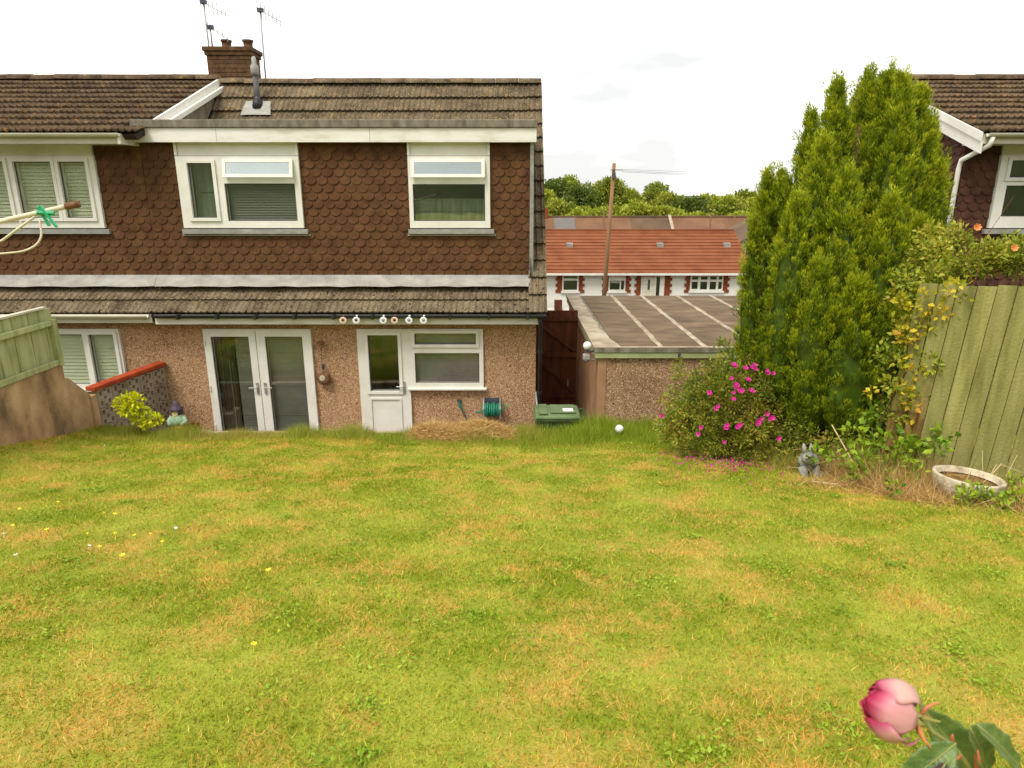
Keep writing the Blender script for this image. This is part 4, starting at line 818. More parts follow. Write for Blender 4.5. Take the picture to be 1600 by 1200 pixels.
t = thing('garden_wall', (3, 31.9, -1.9), 'low white garden wall with dark red pillar before the bungalow', 'wall')
MB().box(-1.0, 11.5, 32.25, 32.42, -2.05, -1.15).build('wall_body', 'whitewall', t)
MB().box(2.05, 2.42, 32.22, 32.45, -2.05, -0.72).build('pillar', 'gatewood', t)

# ------------------------------------------------------------------ telegraph pole and wires
t = thing('telegraph_pole', (4.15, 30.7, -2.0), 'leaning wooden telegraph pole in front of the terracotta roof', 'pole')
MB().tube([(4.15, 30.7, -2.0), (4.30, 30.7, 2.0), (4.44, 30.7, 5.50)], [0.11, 0.09, 0.075], 10).build('shaft', 'polewood', t, True)
MB().box(4.36, 4.51, 30.56, 30.64, 4.85, 5.12).build('junction_box', 'grey_plastic', t, bevel=0.02)
MB().bar((4.28, 30.6, 5.22), (4.80, 30.6, 5.22), 0.03, 0.035).build('cross_arm', 'grey_plastic', t)
for k, (e, dz) in enumerate((((60, 34, 5.6), 0), ((60, 38, 5.1), -0.05), ((60, 26, 4.6), -0.1))):
    p0 = Vector((4.78, 30.6, 5.24 + dz)); p1 = Vector(e); pts = []
    for i in range(15):
        s = i / 14; p = p0.lerp(p1, s); p.z -= 1.1 * 4 * s * (1 - s) * 0.5; pts.append(p)
    MB().tube(pts, 0.006, 5).build('overhead_wire', 'grey_plastic', label=('highest', 'middle', 'lowest')[k] + ' overhead wire running right from the telegraph pole', cat='wire', group='wires from the telegraph pole')

# ------------------------------------------------------------------ far terrace, cream house
def terrace(x0, x1, roof, label, slate=None):
    o = thing('terraced_house', ((x0 + x1) / 2, 60, -4.4), label, 'house', 'far row of terraced houses')
    MB().box(x0 + .02, x1 - .02, 56.4, 63.6, -4.5, -0.2).build('wall', 'farwall', o)
    def rf(a, b, m, nm): MB().prism([(55.9, -0.35), (60, 2.25), (64.1, -0.35), (64.1, -0.5), (60, 2.1), (55.9, -0.5)], 'x', a, b).build(nm, m, o)
    if slate: rf(x0, slate, roof, 'roof'); rf(slate + .01, x1 - .01, 'farroof2', 'slate_roof')
    else: rf(x0, x1 - .01, roof, 'roof')
    MB().bar((x0 + .05, 60, 2.27), (x1 - .05, 60, 2.27), 0.3, 0.12).build('ridge', roof, o)
    for wx in (0.3, 0.7):
        cx = x0 + (x1 - x0) * wx
        f = MB().box(cx - .55, cx + .55, 56.33, 56.399, -2.2, -1.0).build('window', 'upvc', o); MB().box(cx - .47, cx + .47, 56.31, 56.329, -2.12, -1.08).build('pane', 'darkdot', f)
    return o
o = terrace(-2.4, 5.4, 'farroof1', 'far terraced house with half brown, half grey slate roof', 3.6)
MB().box(2.3, 3.1, 59.7, 60.4, 1.8, 3.0).build('chimney', 'quoin', o)
terrace(5.4, 10.2, 'farroof1', 'far terraced house with brown roof right of the slate one')
terrace(10.2, 13.6, 'farroof3', 'far terraced house with dark roof ending at a pale verge')
o = terrace(13.6, 18.2, 'farroof1', 'far terraced house with reddish roof right of the pale verge')
MB().prism([(55.9, -0.28), (60, 2.32), (60, 2.42), (55.9, -0.2)], 'x', 13.5, 13.75).build('verge', 'feltpale', o)
terrace(18.2, 24, 'farroof1', 'far terraced house with brown roof nearest the conifer')
for px, h in ((7.3, 2.9), (15.8, 2.7), (17.7, 2.6)):
    MB().tube([(px, 55.0, -4.5), (px, 55.0, h)], [0.11, 0.07], 8).build('far_post', 'polewood', label={7.3: 'slim far post left of the telegraph pole top', 15.8: 'slim far post between two roofs, left of pair', 17.7: 'slim far post nearest the conifer'}[px], cat='post', group='slim posts before the far terrace')
t = thing('cream_house', (16, 46, -3), 'small cream gabled house peeping out beside the bungalow roof', 'house')
MB().box(14.2, 20, 44.5, 50, -3.2, 0.9).prism([(14.2, 0.9), (20, 0.9), (17.1, 2.4)], 'y', 44.5, 50).build('wall', 'farwall', t)
MB().add([(13.8, 44.2, 0.75), (17.1, 44.2, 2.5), (20.4, 44.2, 0.75), (13.8, 50.2, 0.75), (17.1, 50.2, 2.5), (20.4, 50.2, 0.75), (13.8, 44.2, 0.65), (17.1, 44.2, 2.38), (20.4, 44.2, 0.65)], [(0, 1, 4, 3), (1, 2, 5, 4), (0, 6, 7, 1), (1, 7, 8, 2)]).build('roof', 'farroof3', t)
f = MB().box(15.0, 16.2, 44.44, 44.499, -0.4, 0.6).build('window', 'upvc', t); MB().box(15.08, 16.12, 44.42, 44.439, -0.32, 0.52).build('pane', 'darkdot', f)

# ------------------------------------------------------------------ far trees
def crown_mesh(m, seed, nl=44, per=210, leaf=0.42, flat=1.0):
    r = np.random.default_rng(seed); P = []; D = []; C = []
    for i in range(nl):
        a = r.uniform(0, 2 * np.pi); q = r.uniform(0, 1.12) ** 0.6; h = r.uniform(0.15, 1.0)
        env = math.sin(math.pi * min(h * 0.82 + 0.12, 1)) ** 0.7
        c = np.array([math.cos(a) * q * env * 0.8, math.sin(a) * q * env * 0.8, h * 1.75 * flat]); R0 = r.uniform(0.17, 0.36)
        v = unit(r.normal(size=(per, 3))); rad = R0 * r.uniform(0.55, 1.08, per)[:, None]
        P.append(c + v * rad * np.array([1, 1, 0.8])); D.append(v + np.array([0, 0, 0.2]) + r.normal(size=(per, 3)) * 0.5); C.append(np.clip(r.normal(r.uniform(0.25, 0.75), 0.16, per), 0, 1))
    return leaf_mesh('crown', m, np.concatenate(P), np.concatenate(D), r.uniform(0.6, 1.3, nl * per) * leaf / 4, r.uniform(0.6, 1.2, nl * per) * leaf / 5, np.concatenate(C))
CR = [crown_mesh('woodleaf1', 11), crown_mesh('woodleaf2', 12), crown_mesh('woodleaf3', 13), crown_mesh('woodleaf1', 14, flat=1.15), crown_mesh('woodleaf2', 15, flat=0.9)]
trunk = MB().tube([(0, 0, -2.2), (0.03, 0.02, 0.2), (0.05, 0, 1.2)], [0.09, 0.07, 0.03], 7).mesh('trunk', 'bark')
lab = {0: 'mid green broadleaf tree', 1: 'pale yellow green broadleaf tree', 2: 'deep green broadleaf tree', 3: 'tall mid green tree', 4: 'low spreading pale green tree'}
FT = [(860, 278, 112, 4.6, 2), (884, 272, 118, 4.4, 0), (905, 288, 106, 4.2, 2), (915, 315, 92, 3.6, 1), (934, 281, 115, 4.4, 3), (957, 275, 112, 4.2, 3), (948, 312, 90, 4.2, 4), (980, 291, 110, 4.8, 0), (1000, 305, 94, 4.2, 1), (1022, 283, 118, 3.6, 3), (1045, 295, 112, 4.6, 0), (1040, 312, 93, 4.4, 4), (1078, 303, 102, 4.6, 2), (1112, 296, 108, 5.2, 1), (1142, 300, 100, 5.0, 0), (1165, 293, 106, 5.0, 3), (1190, 290, 102, 5.2, 1), (1225, 300, 110, 5.0, 0), (875, 305, 96, 4.0, 0), (1085, 322, 88, 3.8, 4), (1150, 322, 88, 3.8, 1), (840, 282, 108, 4.6, 1)]
names_l = ['leftmost at the house edge', 'second from the house edge', 'left of the telegraph pole, behind', 'small one just left of the pole', 'directly left of the pole top', 'directly behind the pole top', 'low one behind the pole', 'just right of the pole', 'low one right of the pole', 'with the tall spiky top', 'right of the spiky topped tree', 'low one below the spiky tree', 'in the dip of the skyline', 'with broad round crown on the right', 'right of the broad round crown', 'beside the conifer', 'peeping past the conifer edge', 'mostly hidden by the conifer', 'low one near the house edge', 'low one above the far roofs', 'low one near the conifer', 'half hidden by the house verge']
for i, (px, py, d, rad, k) in enumerate(FT):
    xx = (px - 800) / 1050 * d * 0.97; zt = 4.3 + (300 - py) / 1050 * d; h = {3: 2.35, 4: 1.95}.get(k, 2.1) * rad
    t = thing('tree', (xx, d, float(ground_z(xx, d))), lab[k] + ' in the far wood, ' + names_l[i], 'tree', 'trees of the far wood')
    link('crown', CR[k], t, (xx, d, zt - h), (0, 0, random.uniform(0, 6.28)), scale=rad)
    link('trunk', trunk, t, (xx, d, zt - h), scale=rad)
# dark hedge-like understorey so that no ground shows between the far trunks
P = np.stack([rng.uniform(-30, 60, 9000), rng.uniform(100, 124, 9000), np.zeros(9000)], 1); P[:, 2] = -6 + rng.uniform(0, 1, 9000) ** 1.0 * 8.2
link('undergrowth', leaf_mesh('undergrowth', 'woodleaf3', P, rng.normal(size=(9000, 3)), 0.9, 0.7), kind='stuff', label='dense undergrowth of the far wood')

# ------------------------------------------------------------------ TV aerials
def aerial(base, h, label, boom, n, el, tilt=0.0, lean=0.0):
    b = Vector(base); top = b + Vector((lean, 0, h)); t = thing('tv_aerial', base, label, 'aerial', 'roof aerials')
    MB().tube([b, top], 0.016, 6).build('mast', 'aerial', t, True)
    d = Vector((0.86, -0.2, -0.45 + tilt)).normalized(); s = Vector((0.12, 0.3, 0)).normalized(); c = top - Vector((0, 0, 0.05)); up = Vector((0, 0, 1))
    MB().tube([c - d * boom * 0.15, c + d * boom * 0.85], 0.010, 6).build('boom', 'aerial', t)
    MB().box(c.x - .05, c.x + .06, c.y - .04, c.y + .04, c.z - .03, c.z + .04).build('dipole_box', 'darkdot', t)
    for i in range(n):
        p = c + d * boom * (-0.12 + 0.95 * i / (n - 1)); l = el * (1 - 0.4 * i / n); MB().tube([p - up * l, p + up * l], 0.0075, 4).build('element', 'aerial', t)
    for k in (-1, 1): MB().tube([c - d * boom * 0.15 + s * 0.02 - Vector((0.3, 0, 0)) + up * 0.02 * k, c - d * boom * 0.12 + up * 0.02 * k], 0.005, 4).build('reflector_arm', 'aerial', t)
aerial((-5.92, 14.45, 6.5), 1.36, 'tallest roof aerial, at the left of the chimney', 0.62, 7, 0.16, lean=-0.02)
aerial((-4.88, 14.45, 6.1), 1.62, 'roof aerial on a thin mast right of the chimney', 0.55, 7, 0.15, lean=0.02)
aerial((-5.80, 14.3, 6.97), 0.42, 'small short aerial standing on the chimney top', 0.50, 5, 0.07, tilt=-.1)

# ------------------------------------------------------------------ patio things
t = thing('wheelie_bin', (0.72, 10.2, 0), 'green wheelie bin with white sticker at the alley mouth', 'bin')
q = MB(); q.add([(0.44, 9.98, 0.06), (1.0, 9.98, 0.06), (1.0, 10.42, 0.06), (0.44, 10.42, 0.06), (0.38, 9.92, 0.86), (1.06, 9.92, 0.86), (1.06, 10.48, 0.86), (0.38, 10.48, 0.86)], [(0, 3, 2, 1), (0, 1, 5, 4), (1, 2, 6, 5), (2, 3, 7, 6), (3, 0, 4, 7), (4, 5, 6, 7)])
q.build('body', 'bin_dark', t, bevel=0.02)
MB().box(0.35, 1.09, 9.89, 10.51, 0.861, 0.90).build('rim', 'bin', t, bevel=0.012)
lid = MB(); prf = [(9.87, 0.901), (9.88, 0.94), (9.93, 0.965), (10.15, 0.985), (10.40, 0.97), (10.50, 0.945), (10.53, 0.901)]
ld = lid.prism(prf, 'x', 0.36, 1.06).build('lid', 'bin', t, bevel=0.02)
MB().box(0.42, 0.56, 9.91, 10.38, 0.966, 1.0).build('lid_panel', 'bin', ld, bevel=0.012); MB().box(0.60, 1.0, 9.96, 10.36, 0.97, 1.0).build('lid_panel', 'bin', ld, bevel=0.012)
MB().box(0.80, 0.96, 9.99, 10.14, 1.001, 1.004).build('sticker', 'sticker', ld)
MB().tube([(1.10, 9.95, 0.88), (1.16, 9.97, 0.90), (1.16, 10.43, 0.90), (1.10, 10.45, 0.88)], 0.018, 8).build('handle', 'bin_dark', t)
for yy in (9.95, 10.42): MB().lathe([(0.0, -.03), (0.10, -.03), (0.10, 0.03), (0.0, 0.03)], (1.02, yy, 0.10), 14, 'y').build('wheel', 'black_plastic', t)

t = thing('hose_reel', (-0.33, 10.93, 0.73), 'wall mounted reel of teal garden hose under the kitchen window', 'hose reel')
fr = MB()
for xx in (-0.48, -0.20):
    fr.tube([(xx, 10.98, 0.90), (xx, 10.82, 0.89), (xx, 10.76, 0.78), (xx, 10.78, 0.62), (xx, 10.98, 0.58)], 0.013, 7)
fr.build('frame', 'lead', t)
MB().box(-0.47, -0.21, 10.955, 10.985, 0.84, 0.92).build('wall_bracket', 'darkdot', t)
dr = MB()
for k in range(7):
    cx = -0.45 + k * 0.037; rr_ = 0.105 + 0.012 * math.sin(k * 2.1)
    dr.tube([(cx, 10.86 + rr_ * math.cos(a), 0.74 + rr_ * math.sin(a)) for a in [2 * math.pi * i / 16 for i in range(17)]], 0.019, 6, False)
dr.build('hose_coil', 'reelgreen', t, True)
for xx in (-0.50, -0.18): MB().lathe([(0, -.008), (0.085, -.008), (0.085, .008), (0, .008)], (xx, 10.86, 0.74), 16, 'x').build('drum_side', 'reelgreen', t)
MB().tube([(-0.17, 10.86, 0.74), (-0.13, 10.86, 0.74), (-0.13, 10.84, 0.82), (-0.06, 10.84, 0.82)], 0.011, 6).build('crank', 'pegs', t)
MB().tube([(-0.51, 10.86, 0.72), (-0.58, 10.84, 0.70), (-0.62, 10.84, 0.71)], 0.016, 6).build('nozzle', 'reelgreen', t)
t = thing('spray_gun', (-0.87, 10.95, 0.72), 'green hose spray gun hanging on the wall left of the reel', 'spray gun')
MB().tube([(-0.90, 10.93, 0.86), (-0.89, 10.93, 0.80), (-0.86, 10.93, 0.72)], [0.018, 0.024, 0.020], 8).build('head', 'reelgreen', t)
MB().tube([(-0.86, 10.93, 0.72), (-0.80, 10.93, 0.60), (-0.76, 10.94, 0.45), (-0.74, 10.95, 0.05)], 0.014, 7).build('hose', 'grey_plastic', t)
MB().box(-0.93, -0.87, 10.95, 10.998, 0.84, 0.88).build('hook', 'darkdot', t)

t = thing('hanging_ornament', (-3.18, 10.9, 1.3), 'rusty round ornament hanging from a wall hook between the doors', 'ornament')
MB().lathe([(0.012, 0), (0.07, -.005), (0.07, -.02), (0.02, -.03)], (-3.18, 10.93, 1.90), 12).build('hook_plate', 'rust', t)
MB().tube([(-3.18, 10.99, 1.93), (-3.18, 10.93, 1.90), (-3.18, 10.92, 1.50)], 0.005, 5).build('chain', 'darkdot', t)
MB().lathe([(0, 0.12), (0.03, 0.10), (0.025, 0.03), (0, 0.0)], (-3.17, 10.92, 1.42), 10).build('finial', 'darkdot', t)
q = MB(); q.lathe([(0.0, -0.05), (0.09, -0.045), (0.125, -0.015), (0.125, 0.015), (0.09, 0.04), (0.0, 0.045)], (-3.17, 10.91, 1.29), 8, 'y'); q.build('body', 'rust', t, bevel=0.01)
MB().lathe([(0.0, -0.06), (0.05, -0.055), (0.05, -0.048), (0, -0.04)], (-3.18, 10.91, 1.30), 10, 'y').build('boss', 'bowl', t)

for i, (xx, m, c) in enumerate(((-2.69, 'pinkglaze', 'rust'), (-2.48, 'whiteglaze', 'darkdot'), (-2.05, 'whiteglaze', 'bluegrey'), (-1.87, 'pinkglaze', 'rust'), (-1.64, 'whiteglaze', 'bluegrey'), (-1.41, 'whiteglaze', 'bluegrey'))):
    t = thing('wall_ornament', (xx, 10.58, 2.33), ['cream round ornament with red knob, leftmost on the gutter', 'white round ornament with black centre on the gutter', 'white round ornament, third from left on the gutter', 'cream pink round ornament, fourth on the gutter', 'white round ornament, second from right on the gutter', 'white round ornament, rightmost on the gutter'][i], 'ornament', 'round ornaments along the gutter')
    b = MB(); k = 8
    pts = [(xx + 0.062 * math.cos(2 * math.pi * j / 16) * (1 if j % 2 else 0.88), 2.335 + 0.058 * math.sin(2 * math.pi * j / 16) * (1 if j % 2 else 0.88)) for j in range(16)]
    b.prism(pts, 'y', 10.55, 10.585); b.build('disc', m, t, bevel=0.008)
    MB().lathe([(0, -.008), (0.022, -.004), (0.026, 0.004)], (xx, 10.546, 2.345), 10, 'y').build('centre', c, t, True)
    MB().blob((xx + 0.012, 10.57, 2.405), 0.018, 8, 6).build('knob', c if m == 'pinkglaze' else m, t, True)

# lamp and sensor on the garage corner, globe light in the grass
t = thing('globe_wall_light', (1.27, 10.25, 1.95), 'white globe lamp at the corner of the garage', 'lamp')
MB().blob((1.17, 10.22, 2.0), 0.065, 14, 10).build('globe', 'opal', t, True)
MB().tube([(1.17, 10.22, 1.945), (1.17, 10.22, 1.90), (1.30, 10.29, 1.90)], 0.014, 7).lathe([(0.035, 0), (0.03, 0.03)], (1.17, 10.22, 1.925), 10).build('bracket', 'darkdot', t)
t = thing('motion_sensor', (1.20, 10.26, 1.78), 'pale grey sensor box under the globe lamp', 'sensor')
MB().box(1.11, 1.22, 10.20, 10.30, 1.77, 1.86).build('housing', 'lead', t, bevel=0.015); MB().tube([(1.17, 10.27, 1.76), (1.33, 10.30, 1.76)], 0.012, 6).build('arm', 'lead', t)
MB().blob((1.16, 10.21, 1.755), 0.028, 10, 8).build('lens', 'darkdot', t, True)
t = thing('garden_light', (1.55, 9.4, 0.80), 'white globe solar light on a short spike in the long grass', 'lamp')
MB().blob((1.55, 9.15, 1.01), 0.062, 14, 10).build('globe', 'opal', t, True); MB().tube([(1.55, 9.15, 0.78), (1.55, 9.15, 0.96)], 0.012, 7).lathe([(0.04, 0), (0.03, 0.03)], (1.55, 9.15, 0.935), 10).build('spike', 'black_plastic', t)
t = thing('flower_saucer', (2.18, 9.3, 0.98), 'small white saucer shaped cap beside the pink azalea', 'cap')
MB().lathe([(0.0, -0.02), (0.035, -0.01), (0.05, 0.015), (0.0, 0.03)], (2.18, 9.3, 1.02), 12).build('saucer', 'opal', t, True); MB().tube([(2.18, 9.3, 0.75), (2.18, 9.3, 1.01)], 0.008, 6).build('stem', 'black_plastic', t)

# gnome on a block, pot beside it
MB().box(-5.66, -5.02, 10.15, 10.6, 0, 0.48).build('concrete_block', 'concrete', label='concrete block under the garden gnome', cat='block', bevel=0.015)
t = thing('garden_gnome', (-5.40, 10.35, 0.48), 'painted garden gnome with purple hat beside the screen block wall', 'gnome')
gx_, gy_ = -5.42, 10.33
MB().lathe([(0.0, 0), (0.12, 0.0), (0.125, 0.05), (0.10, 0.16), (0.085, 0.22), (0, 0.24)], (gx_ + 0.02, gy_, 0.48), 16, sx=1.0, sy=0.8).build('robe', 'gnome_orange', t, True)
MB().lathe([(0.085, 0), (0.11, 0.02), (0.115, 0.08), (0.085, 0.15), (0.045, 0.19), (0, 0.20)], (gx_, gy_, 0.66), 16, sx=1.1, sy=0.8).build('tunic', 'gnome_green', t, True)
for s in (-1, 1): MB().tube([(gx_ + s * 0.09, gy_, 0.80), (gx_ + s * 0.14, gy_ - 0.03, 0.73), (gx_ + s * 0.09, gy_ - 0.11, 0.69)], [0.035, 0.035, 0.028], 8).build('arm', 'gnome_green', t, True)
hd = MB().blob((gx_ - 0.01, gy_ - 0.02, 0.895), 0.062, 14, 10, (0.95, 0.95, 1.05)).build('head', 'gnome_skin', t, True)
MB().blob((gx_ - 0.01, gy_ - 0.085, 0.90), 0.014, 8, 6).build('nose', 'gnome_skin', hd, True)
for s in (-1, 1): MB().blob((gx_ - 0.01 + s * 0.024, gy_ - 0.074, 0.915), 0.007, 6, 5).build('eye', 'darkdot', hd, True)
MB().lathe([(0.0, -0.11), (0.03, -0.07), (0.055, 0.0), (0.03, 0.01)], (gx_ - 0.01, gy_ - 0.05, 0.875), 12, sy=0.6).build('beard', 'gnome_skin', hd, True)
MB().lathe([(0.11, -0.01), (0.115, 0.0), (0.075, 0.02), (0.06, 0.07), (0.03, 0.12), (0, 0.145)], (gx_ - 0.01, gy_, 0.935), 16).build('hat', 'gnome_purple', t, True)
MB().lathe([(0.05, -.12), (0.09, -0.06), (0.085, 0.0), (0.06, 0.02)], (gx_, gy_ + 0.02, 0.92), 14).build('hood', 'gnome_purple', t, True)
MB().lathe([(0.0, 0), (0.07, 0), (0.095, 0.15), (0.10, 0.20), (0.085, 0.20), (0.08, 0.05), (0, 0.05)], (-5.17, 10.3, 0.48), 14).build('plant_pot', 'box_brown', label='small dark brown pot right of the garden gnome', cat='pot', smooth=False)

def spline(pts, k=6):                                    # Catmull-Rom through the points
    p = [Vector(q) for q in pts]; p = [p[0] * 2 - p[1]] + p + [p[-1] * 2 - p[-2]]; o = []
    for i in range(1, len(p) - 2):
        for j in range(k):
            u = j / k; o.append(0.5 * (p[i] * 2 + (p[i + 1] - p[i - 1]) * u + (p[i - 1] * 2 - p[i] * 5 + p[i + 1] * 4 - p[i + 2]) * u * u + (p[i] * 3 - p[i - 1] - p[i + 1] * 3 + p[i + 2]) * u ** 3))
    return o + [p[-2]]
# ------------------------------------------------------------------ rotary clothes line, peg
t = thing('rotary_clothes_line', (-3.6, 3.1, 2.1), 'arm and cord of a rotary clothes line entering from the left', 'clothes line')
MB().tube([(-3.6, 3.1, 2.0), (-3.6, 3.1, 4.3)], 0.022, 10).build('pole', 'steel', t, True)
MB().tube([(-3.6, 3.1, 3.90), (-2.2, 3.2, 4.205), (-2.05, 3.21, 4.237)], 0.0115, 10).build('arm', 'cablew', t, True)
MB().tube([(-2.06, 3.21, 4.235), (-2.0, 3.213, 4.247)], 0.016, 10).build('arm_cap', 'rust', t, True)
MB().tube([(-3.4, 3.12, 3.86), (-2.35, 3.16, 4.085), (-2.25, 3.19, 4.16), (-2.2, 3.19, 4.19)], 0.006, 6).build('stay', 'cablew', t, True)
MB().tube(spline([(-2.18, 3.19, 4.18), (-2.175, 3.17, 4.10), (-2.22, 3.15, 4.05), (-2.32, 3.12, 4.03), (-2.6, 3.0, 4.025), (-3.3, 2.6, 4.03)]), 0.0045, 6).build('cord', 'cablew', t, True)
t = thing('clothes_peg', (-2.13, 3.19, 4.2), 'green plastic peg clipped to the clothes line arm', 'peg')
MB().bar((-2.165, 3.175, 4.235), (-2.13, 3.175, 4.15), 0.010, 0.016, (0, 1, 0)).build('jaw', 'pegs', t, bevel=0.002); MB().bar((-2.15, 3.165, 4.24), (-2.09, 3.165, 4.145), 0.010, 0.014, (0, 1, 0)).build('jaw', 'pegs', t, bevel=0.002)
MB().tube([(-2.165, 3.16, 4.21), (-2.10, 3.18, 4.205)], 0.011, 7).build('spring', 'pegs', t)

# ------------------------------------------------------------------ planter bowl, stone statue
t = thing('planter_bowl', (4.2, 5.75, 1.55), 'shallow round concrete planter tilted in front of the green fence', 'planter')
q = MB(); q.lathe([(0.0, 0.03), (0.20, 0.03), (0.262, 0.06), (0.285, 0.16), (0.292, 0.215), (0.288, 0.226), (0.262, 0.226), (0.256, 0.215), (0.245, 0.16), (0, 0.15)], (0, 0, 0), 40)
tl = Matrix.Translation((4.20, 5.72, 1.56)) @ Matrix.Rotation(R(-3), 4, 'X') @ Matrix.Rotation(R(4), 4, 'Y')
bm_ = q.mesh('bowl', 'bowl', True); bm_.transform(tl); link('bowl', bm_, t)
q = MB(); q.lathe([(0.0, 0.185), (0.12, 0.187), (0.25, 0.172)], (0, 0, 0), 24); bm_ = q.mesh('soil', 'soil', True); bm_.transform(tl); link('soil', bm_, t)
q = MB()
q.lathe([(0.12, 0), (0.13, 0.15), (0.17, 0.22), (0.2, 0.24)], (4.20, 5.72, 1.36), 16); q.build('pedestal', 'bowl', t, True)

RB = Vector((-0.26, -0.55, 0.245))
t = thing('stone_rabbit', (3.35, 6.9, 1.3), 'grey stone rabbit ornament beneath the azalea', 'statue')
q = MB(); q.blob((3.48, 7.33, 1.24), 0.115, 16, 12, (0.95, 1.0, 1.0)); 
bd_ = q.build('body', 'stone', t, True)
hd = MB().blob((3.42, 7.23, 1.325), 0.068, 14, 10, (1.0, 1.05, 0.95)).build('head', 'stone', t, True)
for s in (-1, 1):
    MB().tube([(3.42 + s * 0.03, 7.25, 1.37), (3.42 + s * 0.038, 7.27, 1.43), (3.42 + s * 0.04, 7.29, 1.47)], [0.020, 0.024, 0.008], 8).build('ear', 'stone', hd, True)
    MB().blob((3.42 + s * 0.04, 7.172, 1.335), 0.010, 8, 6).build('eye', 'darkdot', hd, True)
    MB().tube([(3.46 + s * 0.07, 7.27, 1.20), (3.46 + s * 0.065, 7.20, 1.13), (3.46 + s * 0.06, 7.16, 1.115)], [0.05, 0.04, 0.03], 8).build('paw', 'stone', t, True)
MB().blob((3.56, 7.24, 1.14), 0.045, 10, 8, (1.4, 1, 0.7)).build('foot', 'stone', t, True)
MB().blob((3.42, 7.155, 1.31), 0.012, 8, 6).build('nose', 'darkdot', hd, True)

for o in [c for c in t.children_recursive if c.parent == t]: o.location = o.location + RB

# ------------------------------------------------------------------ conifer
def plume_r(t_, rad):                                    # flame profile: full from low down, drawn to a point
    return rad * (math.sin(math.pi * (0.20 + 0.80 * t_ ** 0.85)) ** 0.75 if t_ < 0.999 else 0.0)
def plume_points(base, tip, rad, dens, per, r, core):
    """Knobs of upswept sprays over an upright flame-shaped plume; the plume's dense inside goes into core."""
    base, tip = np.array(base), np.array(tip); P = []; D = []; C = []
    ax = tip - base; H_ = np.linalg.norm(ax); ph = r.uniform(0, 6.28, 4)
    def lump(t_, a): return 1 + 0.27 * math.sin(4 * a + 5 * t_ + ph[0]) + 0.12 * math.sin(6 * a - 14 * t_ + ph[1]) + 0.10 * math.sin(2 * a + 23 * t_ + ph[2])
    rows, seg = 24, 18; vs = []; fs = []
    for i in range(rows + 1):
        t_ = i / rows
        for j in range(seg):
            a = 2 * math.pi * j / seg; q = plume_r(t_, rad) * lump(t_, a) * 0.76; p = base + ax * (t_ * 0.97) + np.array([math.cos(a), math.sin(a), 0]) * q; vs.append(tuple(p))
    for i in range(rows):
        for j in range(seg): fs.append((i * seg + j, i * seg + (j + 1) % seg, (i + 1) * seg + (j + 1) % seg, (i + 1) * seg + j))
    core.add(vs, fs)
    for t_ in r.uniform(0, 1, int(dens * H_)) ** 0.9:
        a = r.uniform(0, 2 * np.pi); od = np.array([math.cos(a), math.sin(a), 0.0])
        c = base + ax * t_ + od * plume_r(t_, rad) * lump(t_, a) * r.uniform(0.84, 0.98)
        up = ax / H_ + od * r.uniform(0.10, 0.45) + r.normal(size=3) * 0.07; up /= np.linalg.norm(up)
        sz_k = r.uniform(0.6, 1.35); tl_ = r.uniform(0.08, 0.19) * sz_k; tr_ = r.uniform(0.024, 0.042) * sz_k
        s = r.uniform(0, 1, per); rr_ = tr_ * np.sin(np.pi * np.clip(0.15 + 0.8 * s, 0, 1)) ** 0.8 * r.uniform(0.5, 1.1, per)
        b = r.uniform(0, 2 * np.pi, per); e1 = np.cross(up, [0.3, 0.9, 0.1]); e1 /= np.linalg.norm(e1); e2 = np.cross(up, e1)
        rd = np.cos(b)[:, None] * e1 + np.sin(b)[:, None] * e2
        P.append(c + up * (s * tl_)[:, None] + rd * rr_[:, None]); D.append(up * 1.25 + rd * 0.5 + r.normal(size=(per, 3)) * 0.25)
        C.append(np.clip(r.uniform(0.26, 0.70) + 0.10 * t_ + 0.30 * (s - 0.4) + r.normal(0, 0.10, per), 0, 1))  # paler towards the tips: new growth, plus painted contrast with the shaded valleys
    return np.concatenate(P), np.concatenate(D), np.concatenate(C)
t = thing('conifer', (3.9, 7.9, float(lawn_z(3.9, 7.9))), 'big yellow green upright conifer with many pointed plumes before the garage', 'conifer')
r = np.random.default_rng(21); CX, CY = 3.86, 7.95
def CT(px, py, d): a = math.atan(300 / 1050) - math.atan((600 - py) / 1050); z = -d * math.tan(a); ax = d * 0.96152 - z * 0.27472; return ((px - 800) * ax / 1050, d, z + 4.3)
